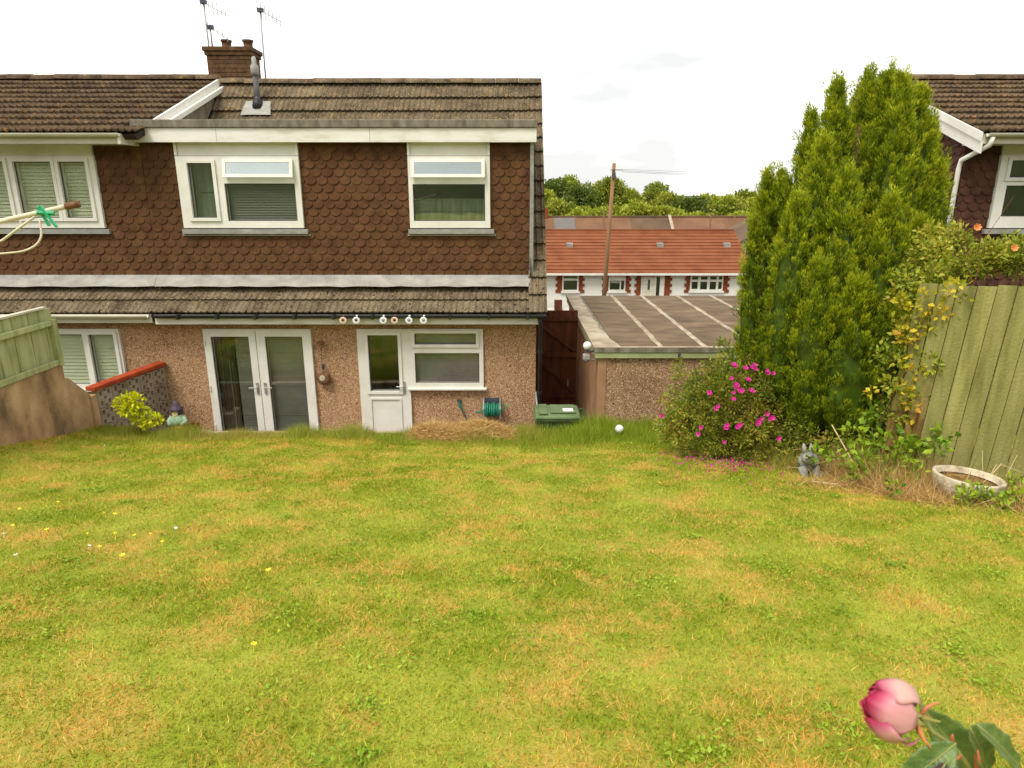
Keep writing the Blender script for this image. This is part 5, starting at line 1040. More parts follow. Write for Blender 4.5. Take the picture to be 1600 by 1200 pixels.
# tip, foot and girth of each plume of the crown
PLUMES = [(3.94, 8.05, 5.66, 4.11, 8.17, 1.95, 0.36), (3.56, 7.95, 5.57, 3.7, 8.07, 2.3, 0.3), (3.28, 7.85, 5.22, 3.27, 7.97, 2.32, 0.27), (3.3, 7.55, 4.92, 3.37, 7.67, 2.07, 0.3), (4.04, 7.85, 5.62, 4.27, 7.97, 2.0, 0.34), (4.09, 7.65, 5.56, 4.3, 7.77, 1.73, 0.36), (4.39, 7.8, 5.46, 4.57, 7.92, 2.01, 0.3), (4.66, 7.75, 4.74, 4.78, 7.87, 2.34, 0.27), (4.65, 8.0, 5.19, 4.78, 8.12, 2.6, 0.28), (3.04, 7.4, 4.36, 3.1, 7.52, 2.03, 0.26), (3.5, 7.3, 4.59, 3.61, 7.42, 1.83, 0.32), (3.88, 7.15, 4.3, 4.02, 7.27, 1.8, 0.33), (4.31, 7.3, 4.11, 4.42, 7.42, 1.83, 0.3), (4.77, 7.65, 3.96, 4.84, 7.77, 2.05, 0.24), (3.25, 7.15, 3.72, 3.32, 7.27, 1.72, 0.27), (3.6, 7.0, 3.54, 3.69, 7.12, 1.7, 0.28), (4.03, 7.0, 3.34, 4.12, 7.12, 1.7, 0.27), (3.09, 7.55, 3.62, 3.14, 7.67, 1.92, 0.22), (4.43, 7.2, 3.24, 4.47, 7.32, 1.78, 0.22), (2.92, 8.0, 4.63, 2.97, 8.12, 1.96, 0.2), (3.11, 8.1, 4.62, 3.18, 8.22, 2.1, 0.18), (2.8, 7.95, 4.09, 2.85, 8.07, 2.09, 0.15), (4.05, 8.5, 5.38, 4.23, 8.62, 2.35, 0.4), (4.67, 8.5, 5.24, 4.83, 8.62, 2.35, 0.4), (3.62, 8.4, 4.88, 3.72, 8.52, 2.37, 0.35)]
tips = [p[:3] for p in PLUMES]
PP = []; DD = []; CC = []; CORE = MB()
for (tx, ty, tz, bx, by, z0, rad) in PLUMES:
    tz -= 0.16; bx += (CX - bx) * 0.10
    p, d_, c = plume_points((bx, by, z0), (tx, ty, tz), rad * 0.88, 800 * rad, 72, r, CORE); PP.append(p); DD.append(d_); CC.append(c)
# the skirt of lower, duller sprays
for i in range(20):
    a = r.uniform(np.pi * 0.9, np.pi * 2.1); rr_ = r.uniform(0.55, 0.85); bx, by = CX + math.cos(a) * rr_, CY + 0.1 + math.sin(a) * rr_ * 0.95; z0 = r.uniform(1.72, 2.0)
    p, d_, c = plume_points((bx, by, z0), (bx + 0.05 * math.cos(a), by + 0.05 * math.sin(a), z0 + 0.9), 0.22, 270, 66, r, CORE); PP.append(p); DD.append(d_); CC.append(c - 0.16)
P = np.concatenate(PP); n = len(P)
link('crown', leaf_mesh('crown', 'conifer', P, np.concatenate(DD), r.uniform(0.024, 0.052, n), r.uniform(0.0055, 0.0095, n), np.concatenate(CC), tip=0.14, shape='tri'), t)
print('conifer sprays', n)
q = MB(); q.tube([(CX, CY, 1.0), (CX + .02, CY, 2.2), (CX, CY, 3.6), (CX, CY, 5.0)], [0.14, 0.12, 0.08, 0.02], 10)
for (tx, ty, tz) in tips: q.tube([(CX + (tx - CX) * 0.1, CY + (ty - CY) * 0.1, max(1.3, tz - 3.2)), (CX + (tx - CX) * 0.6, CY + (ty - CY) * 0.6, max(1.6, tz - 2.2)), (CX + (tx - CX) * 0.93, CY + (ty - CY) * 0.93, tz - 0.7)], [0.045, 0.03, 0.008], 6)
q.tube([(CX - .2, CY, 1.0), (2.9, 7.95, 2.0), (2.88, 8.0, 3.9)], [0.06, 0.045, 0.01], 7)
q.build('trunk', 'bark', t, True)
co = CORE.build('shaded_inner_foliage', 'conifer', t, True); at_ = co.data.attributes.new('rnd', 'FLOAT', 'POINT'); at_.data.foreach_set('value', np.clip(rng.normal(0.18, 0.08, len(CORE.v)), 0, 1).astype(np.float32))  # inner foliage coloured dark, painting shade into the valleys between plumes

# ------------------------------------------------------------------ azalea
t = thing('azalea_bush', (2.75, 7.85, float(lawn_z(2.75, 7.85))), 'rounded bush with bright magenta flowers before the garage wall', 'bush')
r = np.random.default_rng(5); AX, AY, AZ = 2.78, 7.85, 1.14; PP = []; DD = []; CC = []; sites = []
def azr(th, ph):  # lumpy dome
    return 1.0 + 0.14 * math.sin(3 * th + 1.0) * math.cos(2 * ph) + 0.10 * math.sin(5 * th + 2 * ph)
for i in range(620):
    th = r.uniform(0, 2 * np.pi); ph = math.acos(r.uniform(-0.15, 1.0)); k = azr(th, ph) * (r.uniform(0.72, 1.03) if r.random() < 0.86 else r.uniform(1.05, 1.30))
    v = np.array([math.sin(ph) * math.cos(th), math.sin(ph) * math.sin(th), math.cos(ph)])
    c = np.array([AX, AY, AZ + 0.30]) + v * np.array([0.76, 0.62, 0.84]) * k
    if c[0] > AX + 0.3: c[2] -= 0.0
    per = 52; w = unit(r.normal(size=(per, 3)) + v * 0.8); PP.append(c + w * r.uniform(0.02, 0.10, per)[:, None]); DD.append(w + v * 0.4)
    CC.append(np.clip(r.uniform(0.1, 0.75) + r.normal(0, 0.16, per), 0, 1)); sites.append((c + v * 0.09, v))
P = np.concatenate(PP); n = len(P)
link('foliage', leaf_mesh('foliage', 'azalea', P, np.concatenate(DD), r.uniform(0.028, 0.055, n), r.uniform(0.016, 0.028, n), np.concatenate(CC)), t)
q = MB()
for i in range(30):
    c, v = sites[i * 20]; q.tube([(AX + r.uniform(-.1, .1), AY + r.uniform(-.1, .1), AZ - 0.1), ((AX + c[0]) / 2, (AY + c[1]) / 2, (AZ + c[2]) / 2 + 0.05), tuple(c)], [0.014, 0.010, 0.004], 5)
q.build('branches', 'redtwig', t)
def flower_mesh(m, petals, R0, cup):
    b = MB(); vals = []
    for i in range(petals):
        a = 2 * math.pi * i / petals; c_, s_ = math.cos(a), math.sin(a); w = R0 * 0.55
        pts = [(0, 0, 0), (R0 * 0.6, -w * 0.8, cup * 0.6), (R0, -w * 0.3, cup), (R0, w * 0.3, cup), (R0 * 0.6, w * 0.8, cup * 0.6)]
        b.add([(x * c_ - y * s_, x * s_ + y * c_, z) for x, y, z in pts], [(0, 1, 2), (0, 2, 3), (0, 3, 4)]); vals += [0.1, 0.5, 0.9, 0.9, 0.5]
    me = b.mesh('flower', m); at = me.attributes.new('rnd', 'FLOAT', 'POINT'); at.data.foreach_set('value', np.array(vals, np.float32)); return me
fm_ = flower_mesh('magenta', 6, 0.026, 0.020)
spots = [(1175, 575), (1165, 576), (1180, 578), (1143, 592), (1150, 600), (1152, 603), (1109, 614), (1145, 623), (1159, 611), (1172, 610), (1122, 635), (1198, 647), (1186, 657), (1183, 662), (1206, 653), (1216, 685), (1132, 690), (1092, 678), (1096, 668), (1135, 668), (1156, 664), (1035, 650), (1198, 580), (1168, 593), (1208, 584), (1148, 573), (1146, 614)]
for (px, py) in spots:
    o = np.array(CT(px, py, 7.35)); cdir = o - np.array([0, 0, 4.3]); cdir /= np.linalg.norm(cdir)
    # nearest leaf cluster towards which the flower sits
    best = None
    for c, v in sites:
        tt_ = np.dot(c - np.array([0, 0, 4.3]), cdir); dd = np.linalg.norm(c - (np.array([0, 0, 4.3]) + cdir * tt_))
        if v[1] < 0.35 and dd < 0.16 and (best is None or tt_ < best[0]): best = (tt_, c, v)
    if best is None: continue
    pos = np.array([0, 0, 4.3]) + cdir * (best[0] - 0.07); v = Vector(best[2]) + Vector((0, -0.5, 0.3))
    for k in range(random.choice((1, 2, 2))):
        pp = Vector(pos) + Vector((random.uniform(-.03, .03), 0, random.uniform(-.03, .03))) * k
        link('flower', fm_, t, pp, (v.to_track_quat('Z', 'Y')).to_euler(), scale=random.uniform(0.8, 1.25))
n = 260; P = np.stack([rng.normal(2.35, 0.28, n), rng.normal(7.05, 0.30, n), np.zeros(n)], 1); P[:, 2] = lawn_z(P[:, 0], P[:, 1]) + rng.uniform(0.03, 0.07, n)
link('fallen_petals', leaf_mesh('fallen_petals', 'magenta', P, rng.normal(size=(n, 3)) * [1, 1, 0.2], 0.028, 0.022, rng.random(n) * 0.6), kind='stuff', label='fallen pink petals on the grass under the azalea')

# ------------------------------------------------------------------ other plants
def bush(name, label, cat, m, centers, per, leaf, wid, stems, stem_m, base, group=None, cmul=1.0, r=np.random.default_rng(31)):
    t = thing(name, base, label, cat, group); PP = []; DD = []; CC = []
    for (cx, cy, cz, rad) in centers:
        k = int(per * (rad / 0.1) ** 1.5); w = unit(r.normal(size=(k, 3))); PP.append(np.array([cx, cy, cz]) + w * rad * r.uniform(0.3, 1.0, k)[:, None]); DD.append(w + r.normal(size=(k, 3)) * 0.6 + [0, 0, 0.2]); CC.append(np.clip(r.uniform(0.2, 0.8) + r.normal(0, 0.2, k), 0, 1))
    P = np.concatenate(PP); n = len(P)
    link('foliage', leaf_mesh('foliage', m, P, np.concatenate(DD), r.uniform(0.7, 1.3, n) * leaf, r.uniform(0.7, 1.3, n) * wid, np.concatenate(CC)), t)
    q = MB()
    for s in stems: q.tube(s, [0.009] + [0.006] * (len(s) - 2) + [0.003], 6)
    if stems: q.build('stem', stem_m, t)
    return t
sx_, sy_ = -5.40, 9.22; sz_ = float(lawn_z(sx_, sy_))
cs = [(sx_ - .22, sy_, sz_ + .50, .09), (sx_ - .10, sy_, sz_ + .58, .10), (sx_ + .02, sy_, sz_ + .56, .09), (sx_ - .12, sy_ - .05, sz_ + .42, .11), (sx_ + .04, sy_, sz_ + .42, .09), (sx_ + .14, sy_, sz_ + .30, .07), (sx_ + .28, sy_ - .04, sz_ + .26, .07), (sx_ - .02, sy_, sz_ + .26, .08), (sx_ + .08, sy_, sz_ + .18, .06), (sx_ - .2, sy_ + .05, sz_ + .38, .07)]
bush('golden_shrub', 'small bright yellow leaved shrub at the lawn edge', 'shrub', 'lime', cs, 60, 0.075, 0.045, [[(sx_, sy_, sz_ - .05), (sx_ - .02, sy_, sz_ + .2), (c[0], c[1], c[2])] for c in cs], 'redtwig', (sx_, sy_, sz_))
# climbing rose over the right fence
r = np.random.default_rng(41); cs = []
for i in range(64):
    x = r.uniform(3.95, 6.6); y = 6.75 - (x - 3.74) * 0.30 + r.uniform(-.05, .35); top = 3.95 + 0.15 * math.sin(x * 5) - max(0, 4.5 - x) * 0.4
    cs.append((x, y, r.uniform(3.38, max(3.5, top)), r.uniform(0.08, 0.15)))
st = [[(4.6 + i * 0.35, 6.6 - i * .1, 1.4), (4.5 + i * 0.33, 6.6 - i * .1, 2.6), (4.45 + i * 0.36 + r.uniform(-.1, .1), 6.5 - i * .1, 3.9 + r.uniform(0, .3))] for i in range(6)]
t = bush('climbing_rose', 'leafy climbing rose with orange blooms spilling over the green fence', 'climber', 'rosefol', cs, 120, 0.045, 0.028, st, 'bark', (4.8, 6.6, 1.4))
fo = flower_mesh('orange', 7, 0.034, 0.03)
for (x, y, z) in ((4.30, 6.50, 3.98), (4.62, 6.42, 3.80), (4.96, 6.20, 3.50), (5.3, 6.1, 3.75), (5.02, 6.3, 3.95)): link('flower', fo, t, (x, y - 0.12, z), (R(70), 0, r.uniform(-.4, .4)))
for i in range(6):
    x0 = r.uniform(4.15, 5.6); y0 = 6.5 - (x0 - 4) * .3; MB().tube([(x0, y0, 3.5), (x0 + r.uniform(-.15, .1), y0, 3.9), (x0 + r.uniform(-.25, .2), y0 - .05, 4.15 + r.uniform(-.1, .12))], [0.004, 0.003, 0.002], 5).build('shoot', 'redtwig', t)
# yellowing vine at the end of the fence
cs = [(3.98, 6.32, 3.05, .08), (3.86, 6.35, 2.93, .07), (3.72, 6.3, 2.75, .08), (3.80, 6.3, 2.72, .07), (3.95, 6.3, 2.62, .06), (3.80, 6.3, 2.45, .09), (3.90, 6.28, 2.42, .05), (3.93, 6.28, 2.28, .05), (3.98, 6.3, 2.15, .04), (3.55, 6.35, 2.40, .06), (4.05, 6.3, 3.2, .10), (4.2, 6.3, 3.35, .12), (3.75, 6.3, 3.0, .10), (3.9, 6.3, 3.3, .13), (3.7, 6.35, 3.3, .1), (4.1, 6.25, 3.45, .12)]
bush('yellowing_vine', 'yellow leaved vine climbing the fence end beside the conifer', 'climber', 'yellowleaf', cs, 26, 0.06, 0.042, [[(3.72, 6.4, 1.5), (3.70, 6.38, 2.1), (3.85, 6.35, 2.6), (3.80, 6.33, 3.0), (4.1, 6.3, 3.4)], [(3.75, 6.38, 2.2), (3.98, 6.3, 2.2)]], 'bark', (3.72, 6.4, 1.42))
cs = [(3.68 + r.uniform(0, .55), 6.42 + r.uniform(-.12, .15), r.uniform(2.1, 3.65), r.uniform(.08, .14)) for i in range(32)]
bush('ivy', 'dark green leaves between the conifer and the fence end', 'climber', 'rosefol', cs, 60, 0.05, 0.034, [[(3.8, 6.6, 1.4), (3.8, 6.6, 2.5), (4.0, 6.5, 3.4)]], 'bark', (3.8, 6.6, 1.4))
# brambles and ferns in the bed
cs = [(3.80 + r.normal(0, .27), 6.45 + r.normal(0, .2), r.uniform(1.45, 2.1), r.uniform(.07, .13)) for i in range(44)]
bush('bramble', 'bright green bramble at the foot of the fence end', 'bramble', 'bramble', cs, 24, 0.075, 0.05, [[(3.75, 6.6, 1.35), (3.7 + i * .05, 6.5, 1.7), (3.5 + i * .16, 6.45, 2.0)] for i in range(5)], 'twig', (3.75, 6.6, 1.38))
cs = [(3.66 + r.normal(0, .18), 6.15 + r.normal(0, .14), r.uniform(1.48, 1.82), r.uniform(.06, .11)) for i in range(26)]
bush('fern_clump', 'light green ferny clump left of the concrete planter', 'plant', 'bramble', cs, 30, 0.085, 0.022, [[(3.62, 6.15, 1.4), (3.6, 6.1, 1.7)]], 'twig', (3.62, 6.15, 1.45))
cs = [(4.25 + r.normal(0, .28), 5.35 + r.normal(0, .14), r.uniform(1.55, 1.78), r.uniform(.06, .10)) for i in range(16)] + [(4.75 + r.normal(0, .2), 5.35 + r.normal(0, .2), r.uniform(1.55, 1.85), .1) for i in range(14)]
bush('weed_clump', 'dark green weeds growing round the foot of the planter', 'weeds', 'bramble', cs, 60, 0.055, 0.036, [[(4.3, 5.4, 1.5), (4.3, 5.38, 1.7)]], 'twig', (4.3, 5.4, 1.62))
cs = [(3.62 + r.uniform(-.45, .45), 6.95 + r.uniform(-.15, .35), r.uniform(1.35, 1.80), r.uniform(.07, .12)) for i in range(30)]
bush('bed_plants', 'mixed reddish green low plants beneath the conifer', 'plants', 'azalea', cs, 70, 0.05, 0.020, [[(3.3, 6.9, 1.2), (3.3, 6.9, 1.6)]], 'twig', (3.35, 6.85, 1.3))
for k, pts in enumerate(([(3.40, 6.75, 1.92), (3.52, 6.3, 1.56), (3.66, 5.9, 1.50)], [(3.05, 6.3, 1.42), (3.10, 6.2, 1.50), (3.25, 6.15, 1.50)])):
    pts = [(a, b, max(c, float(lawn_z(a, b)) + 0.03)) for a, b, c in pts]
    MB().tube(pts, [0.006, 0.009, 0.007], 6).build('dead_stalk', 'twig', label=('long pale dead stalk leaning right of the stone rabbit', 'short pale broken stalk lying on the lawn edge')[k], cat='stalk', group='pale dead stalks')

tg = MB()
for i in range(70):
    x0 = r.uniform(3.3, 4.7); y0 = 7.1 - (x0 - 3.2) * 0.75 + r.uniform(-.3, .3); z0 = float(lawn_z(x0, y0)); a = r.uniform(0, 6.28); ln = r.uniform(0.25, 0.6); h = r.uniform(0.05, 0.4)
    tg.tube([(x0, y0, z0), (x0 + math.cos(a) * ln * .5, y0 + math.sin(a) * ln * .3, z0 + h), (x0 + math.cos(a) * ln, y0 + math.sin(a) * ln * .6, z0 + h * r.uniform(0.2, 0.9))], [0.004, 0.003, 0.002], 4)
tg.build('tangled_stems', 'twig', kind='stuff', label='tangle of thin dry stems in the bed by the fence')
# ------------------------------------------------------------------ grass (nobody could count it)
def grass(name, m, X, Y, hmin, hmax, w, label, lean=0.8, lift=0.0, rnd=None, z=None, shape='tri'):
    n = len(X); Z = (lawn_z(X, Y) if z is None else z) + lift - 0.004
    P = np.stack([X, Y, Z], 1); D = np.stack([rng.normal(0, lean, n), rng.normal(0, lean, n), np.ones(n)], 1)
    return link(name, leaf_mesh(name, m, P, D, rng.uniform(hmin, hmax, n), rng.uniform(0.7, 1.3, n) * w, rnd, shape=shape), kind='stuff', label=label)
def field(dens, y0, y1, xl, xr):
    n = int(dens * (y1 - y0) * (xr - xl)); X = rng.uniform(xl, xr, n); Y = rng.uniform(y0, y1, n)
    keep = (np.abs(X) < 0.80 * Y + 1.6) & inside_lawn(X, Y); return X[keep], Y[keep]
F = [field(11000, 0.7, 2.5, -4, 4), field(8500, 2.5, 4.2, -5.2, 5.2), field(6000, 4.2, 6.6, -6.2, 6.2), field(4600, 6.6, 10.2, -6.2, 7)]
X = np.concatenate([a[0] for a in F]); Y = np.concatenate([a[1] for a in F]); n = len(X); print('blades', n)
tuft = 0.55 + 0.45 * np.sin(X * 3.1 + 1.7 * np.sin(Y * 2.3)) * np.sin(Y * 3.7 + 1.3 * np.sin(X * 2.9)); P = np.stack([X, Y, lawn_z(X, Y) - 0.004], 1)
D = np.stack([rng.normal(0, 0.95, n), rng.normal(0, 0.95, n), np.ones(n)], 1)
link('mown_grass', leaf_mesh('mown_grass', 'blade', P, D, rng.uniform(0.016, 0.040, n) * (0.75 + 0.5 * np.clip(tuft, 0, 1)) * np.where(rng.random(n) < 0.03, 1.8, 1), rng.uniform(0.0032, 0.0062, n) * (1 + 0.05 * Y), shape='tri'), kind='stuff', label='short mown grass with dry straw patches')
def scatter(n, xm, xs_, ym, ys_): return rng.normal(xm, xs_, n), rng.normal(ym, ys_, n)
# clover and broad-leaved weeds growing flat in the turf
r = np.random.default_rng(77); PX = []; 
for i in range(300):
    y = r.uniform(1.4, 9.2); x = r.uniform(-1, 1) * min(0.8 * y + 0.8, 6.0); k = int(r.integers(20, 90)); sp_ = r.uniform(0.03, 0.14); PX.append(np.stack([r.normal(x, sp_, k), r.normal(y, sp_, k), np.full(k, r.random())], 1))
Q_ = np.concatenate(PX); Q_ = Q_[inside_lawn(Q_[:, 0], Q_[:, 1])]; n = len(Q_); P = np.stack([Q_[:, 0], Q_[:, 1], lawn_z(Q_[:, 0], Q_[:, 1]) + r.uniform(0.004, 0.022, n)], 1)
D = np.stack([r.normal(0, 1, n), r.normal(0, 1, n), r.uniform(0.0, 0.7, n)], 1)
M['cloverleaf'] = leafmat('clover_leaf', [(0.15, 0.24, 0.012, 1), (0.24, 0.35, 0.016, 1), (0.38, 0.46, 0.04, 1)], 0.2)
link('lawn_weeds', leaf_mesh('lawn_weeds', 'cloverleaf', P, D, r.uniform(0.012, 0.032, n), r.uniform(0.010, 0.018, n), np.clip(Q_[:, 2] * 0.6 + r.random(n) * 0.4, 0, 1)), kind='stuff', label='clover and flat weeds scattered through the lawn')
# rough uncut grass along the retaining wall and up to the garage
n = 26000; X = rng.uniform(-6.1, 1.0, n); Y = 9.48 - np.abs(rng.normal(0, 0.32, n)); tall = 0.35 + 0.65 * np.clip(np.sin(X * 2.3) * np.sin(X * 5.1 + 1) + 0.3, 0, 1)
P = np.stack([X, Y, lawn_z(X, Y)], 1); D = np.stack([rng.normal(0, .4, n), rng.normal(0, .4, n), np.ones(n)], 1)
link('edge_grass', leaf_mesh('edge_grass', 'longgrass', P, D, rng.uniform(0.03, 0.29, n) * tall, rng.uniform(0.003, 0.007, n), np.clip(rng.beta(2, 2, n) + 0.12 + 0.25 * (np.sin(X * 1.7 + 2) > 0.4), 0, 1), shape='tri'), kind='stuff', label='uncut fringe of grass along the retaining wall')
n = 32000; X = rng.uniform(0.1, 3.6, n); Y = rng.uniform(8.1, 10.24, n); keep = inside_lawn(X, Y); X, Y = X[keep], Y[keep]; n = len(X)
tall = 0.25 + 0.75 * np.clip(0.45 + 0.5 * np.sin(X * 5.3 + 1.2 * np.sin(Y * 4)) * np.cos(Y * 3.1 + X), 0, 1)
P = np.stack([X, Y, lawn_z(X, Y)], 1); D = np.stack([rng.normal(0, .42, n), rng.normal(0, .42, n), np.ones(n)], 1)
link('long_grass', leaf_mesh('long_grass', 'longgrass', P, D, rng.uniform(0.10, 0.40, n) * tall * np.clip((Y - 8.2) / 0.9, 0.10, 1), rng.uniform(0.004, 0.009, n), np.clip(rng.beta(2, 3, n), 0, 0.85), shape='tri'), kind='stuff', label='long bright green grass in front of the bin and garage')
n = 14000; X = rng.uniform(-1.9, 1.2, n); Y = rng.uniform(8.55, 9.46, n); tall = 0.2 + 0.8 * np.clip(0.4 + 0.6 * np.sin(X * 6.1 + 2 * np.sin(Y * 5)) * np.cos(Y * 4 + X * 2), 0, 1)
P = np.stack([X, Y, lawn_z(X, Y)], 1); D = np.stack([rng.normal(0, .42, n), rng.normal(0, .42, n), np.ones(n)], 1)
link('ragged_grass', leaf_mesh('ragged_grass', 'longgrass', P, D, rng.uniform(0.05, 0.26, n) * tall * np.clip((Y - 8.4) / 0.6, 0.1, 1), rng.uniform(0.004, 0.008, n), np.clip(rng.beta(2, 2.4, n), 0, 1), shape='tri'), kind='stuff', label='ragged grass strip around the straw heap')
# heap of dried cuttings by the back door
q = MB(); k = 20
def heap(u, v): return 0.25 * max(0, 1 - (u * u)) ** 0.7 * max(0, 1 - v * v) ** 0.8 * (1 + 0.18 * math.sin(u * 7) + 0.1 * math.sin(v * 5 + u * 4)) * (0.85 - 0.35 * u)
hx, hy, hw, hd_ = -0.58, 9.24, 1.0, 0.36
vs = [(hx + hw * (2 * i / k - 1), hy + hd_ * (2 * j / k - 1), float(lawn_z(hx, min(hy + hd_ * (2 * j / k - 1), 9.5))) - 0.03 + heap(2 * i / k - 1, 2 * j / k - 1)) for j in range(k + 1) for i in range(k + 1)]
q.add(vs, [(j * (k + 1) + i, j * (k + 1) + i + 1, (j + 1) * (k + 1) + i + 1, (j + 1) * (k + 1) + i) for j in range(k) for i in range(k)])
t = thing('hay_heap', (hx, hy, 0.85), 'heap of dry straw coloured grass cuttings near the back door', 'heap')
q.build('mound', 'soil', t, True)
n = 11000; u = rng.normal(0, 0.55, n); v = rng.normal(0, 0.55, n); keep = (u * u + v * v < 2.2) & (v < 0.75); u, v = u[keep], v[keep]; n = len(u)
P = np.stack([hx + hw * u, hy + hd_ * v, np.array([float(lawn_z(hx, min(hy + hd_ * b, 9.5))) - 0.02 + heap(a, b) for a, b in zip(u, v)])], 1)
link('straw', leaf_mesh('straw', 'straw', P, np.stack([rng.normal(0, 1, n), rng.normal(0, 1, n), rng.uniform(-0.1, 0.6, n)], 1), rng.uniform(0.05, 0.16, n), rng.uniform(0.004, 0.009, n), np.clip(rng.beta(2, 2, n) * 0.85, 0, 1), shape='tri'), t, kind='stuff')
# dead grass in the bed on the right
n = 26000; s = rng.uniform(0, 1, n); X = 3.05 + 1.7 * s + rng.normal(0, .18, n); Y = 6.66 - 1.5 * s + rng.normal(0, .26, n); k_ = ~((X < 3.48) & (Y < 6.95)) | ((Y < 6.4) & (rng.random(n) < 0.3)); k2 = ~((np.abs(X - 4.15) < 0.32) & (Y < 5.75) & (rng.random(len(X)) < 0.85)) if len(X) == len(k_) else None; X, Y = X[k_ & k2], Y[k_ & k2]; n = len(X)
P = np.stack([X, Y, lawn_z(X, Y)], 1); D = np.stack([rng.normal(0, .9, n), rng.normal(0, .9, n), rng.uniform(0.1, 1.0, n)], 1)
link('dead_grass', leaf_mesh('dead_grass', 'straw', P, D, rng.uniform(0.05, 0.30, n), rng.uniform(0.003, 0.008, n), np.clip(rng.beta(2, 2.4, n) * 0.85, 0, 1), shape='tri'), kind='stuff', label='matted dead grass along the bed by the planter')
n = 11000; X = rng.normal(3.80, 0.30, n); Y = rng.normal(6.40, 0.26, n); k_ = X > 3.42; X, Y = X[k_], Y[k_]; n = len(X)
P = np.stack([X, Y, lawn_z(X, Y)], 1); D = np.stack([rng.normal(0, .55, n), rng.normal(0, .55, n), np.ones(n)], 1)
link('dry_tufts', leaf_mesh('dry_tufts', 'straw', P, D, rng.uniform(0.12, 0.46, n), rng.uniform(0.003, 0.006, n), np.clip(rng.beta(2, 2, n), 0, 1), shape='tri'), kind='stuff', label='tall dry grass tufts between the rabbit and the fence')
n = 20000; X = rng.uniform(2.9, 5.0, n); Y = rng.uniform(5.7, 7.6, n); k_ = (Y > 8.55 - 0.62 * X) & ~((np.abs(X - 3.2) < 0.27) & (Y < 6.9)); X, Y = X[k_], Y[k_]; n = len(X)
P = np.stack([X, Y, lawn_z(X, Y)], 1); D = np.stack([rng.normal(0, .5, n), rng.normal(0, .5, n), np.ones(n)], 1)
link('bed_grass', leaf_mesh('bed_grass', 'longgrass', P, D, rng.uniform(0.08, 0.36, n) * (0.55 + 0.45 * np.sin(X * 6 + 2 * Y)), rng.uniform(0.003, 0.007, n), np.clip(rng.beta(2, 2, n) + 0.28, 0, 1), shape='tri'), kind='stuff', label='tall grass and weeds in the shade under the conifer')

# small flowers in the lawn
yb = [(-4.27, 5.31), (-4.07, 5.48), (-3.46, 5.15), (-3.32, 5.08), (-3.95, 4.81), (-3.61, 4.71), (-3.26, 4.65), (-3.02, 4.6), (-2.87, 4.6), (-2.77, 4.63), (-2.99, 4.35), (-2.57, 4.42), (-2.69, 4.15), (-1.53, 3.74), (-1.25, 2.77), (2.59, 7.31), (1.49, 6.28), (3.68, 5.35), (3.51, 5.19)]
wb = [(-3.87, 4.6), (-3.47, 4.21), (-3.1, 4.4), (-2.64, 4.74), (-5.34, 8.26)]
def tiny(m):
    b = MB(); b.tube([(0, 0, 0), (0.003, 0, 0.034)], 0.0012, 4)
    for i in range(6):
        a = 2 * math.pi * i / 6; c_, s_ = math.cos(a), math.sin(a); b.add([(0.003, 0, 0.034), (0.003 + .011 * c_ - .004 * s_, .011 * s_ + .004 * c_, 0.038), (0.003 + .014 * c_, .014 * s_, 0.040), (0.003 + .011 * c_ + .004 * s_, .011 * s_ - .004 * c_, 0.038)], [(0, 1, 2, 3)])
    return b.mesh('lawn_flower', m)
ty_, tw_ = tiny('yellow'), tiny('whitepetal')
for i, (x, y) in enumerate(yb):
    lb = 'small yellow buttercup in the left of the lawn' if x < -2 else ('small yellow flower alone in the middle of the lawn' if x < 0 else 'small yellow flower near the bed on the right')
    link('buttercup', ty_, loc=(x, y, float(lawn_z(x, y))), rot=(random.uniform(-.2, .5), 0, random.uniform(0, 6)), scale=random.uniform(0.8, 1.3) * (1.6 if i == 12 else 1), label=lb if i != 12 else 'largest yellow buttercup, nearest of the cluster on the left', cat='flower', group='yellow flowers in the lawn')
for x, y in wb: link('daisy', tw_, loc=(x, y, float(lawn_z(x, y))), rot=(0.3, 0, random.uniform(0, 6)), scale=random.uniform(0.8, 1.1), label='small white daisy in the left of the lawn', cat='flower', group='white daisies in the lawn')

# ------------------------------------------------------------------ rose in the foreground
t = thing('rose', (0.72, 0.72, 2.6), 'drooping pink rose bud with green leaves in the near corner', 'rose')
M['petal'] = leafmat('rose_petal', [(0.64, 0.36, 0.31, 1), (0.58, 0.22, 0.25, 1), (0.50, 0.09, 0.16, 1), (0.40, 0.010, 0.06, 1)], 0.2, 0.5)
M['roseleaf'] = mat('rose_leaf', [(0.05, 0.095, 0.016, 1), (0.09, 0.145, 0.026, 1), (0.14, 0.20, 0.045, 1)], 40, 0.4, 0.2, 200, spec=0.45)
M['roseleaf_dark'] = mat('purplish_rose_leaf', [(0.05, 0.035, 0.04, 1), (0.08, 0.06, 0.06, 1)], 40, 0.45, spec=0.4)
M['rosestem'] = mat('rose_stem', [(0.20, 0.22, 0.05, 1), (0.34, 0.32, 0.09, 1)], 60, 0.5)
M['rosestem_red'] = mat('reddish_rose_shoot', [(0.42, 0.12, 0.05, 1), (0.52, 0.20, 0.08, 1)], 60, 0.5)
BC = Vector((0.513, 0.755, 3.628)); axis = Vector((-0.82, 0.50, 0.12)).normalized()      # the bud's axis points from the stem to its mouth
e1 = axis.cross(Vector((0, 0, 1))).normalized(); e2 = axis.cross(e1)
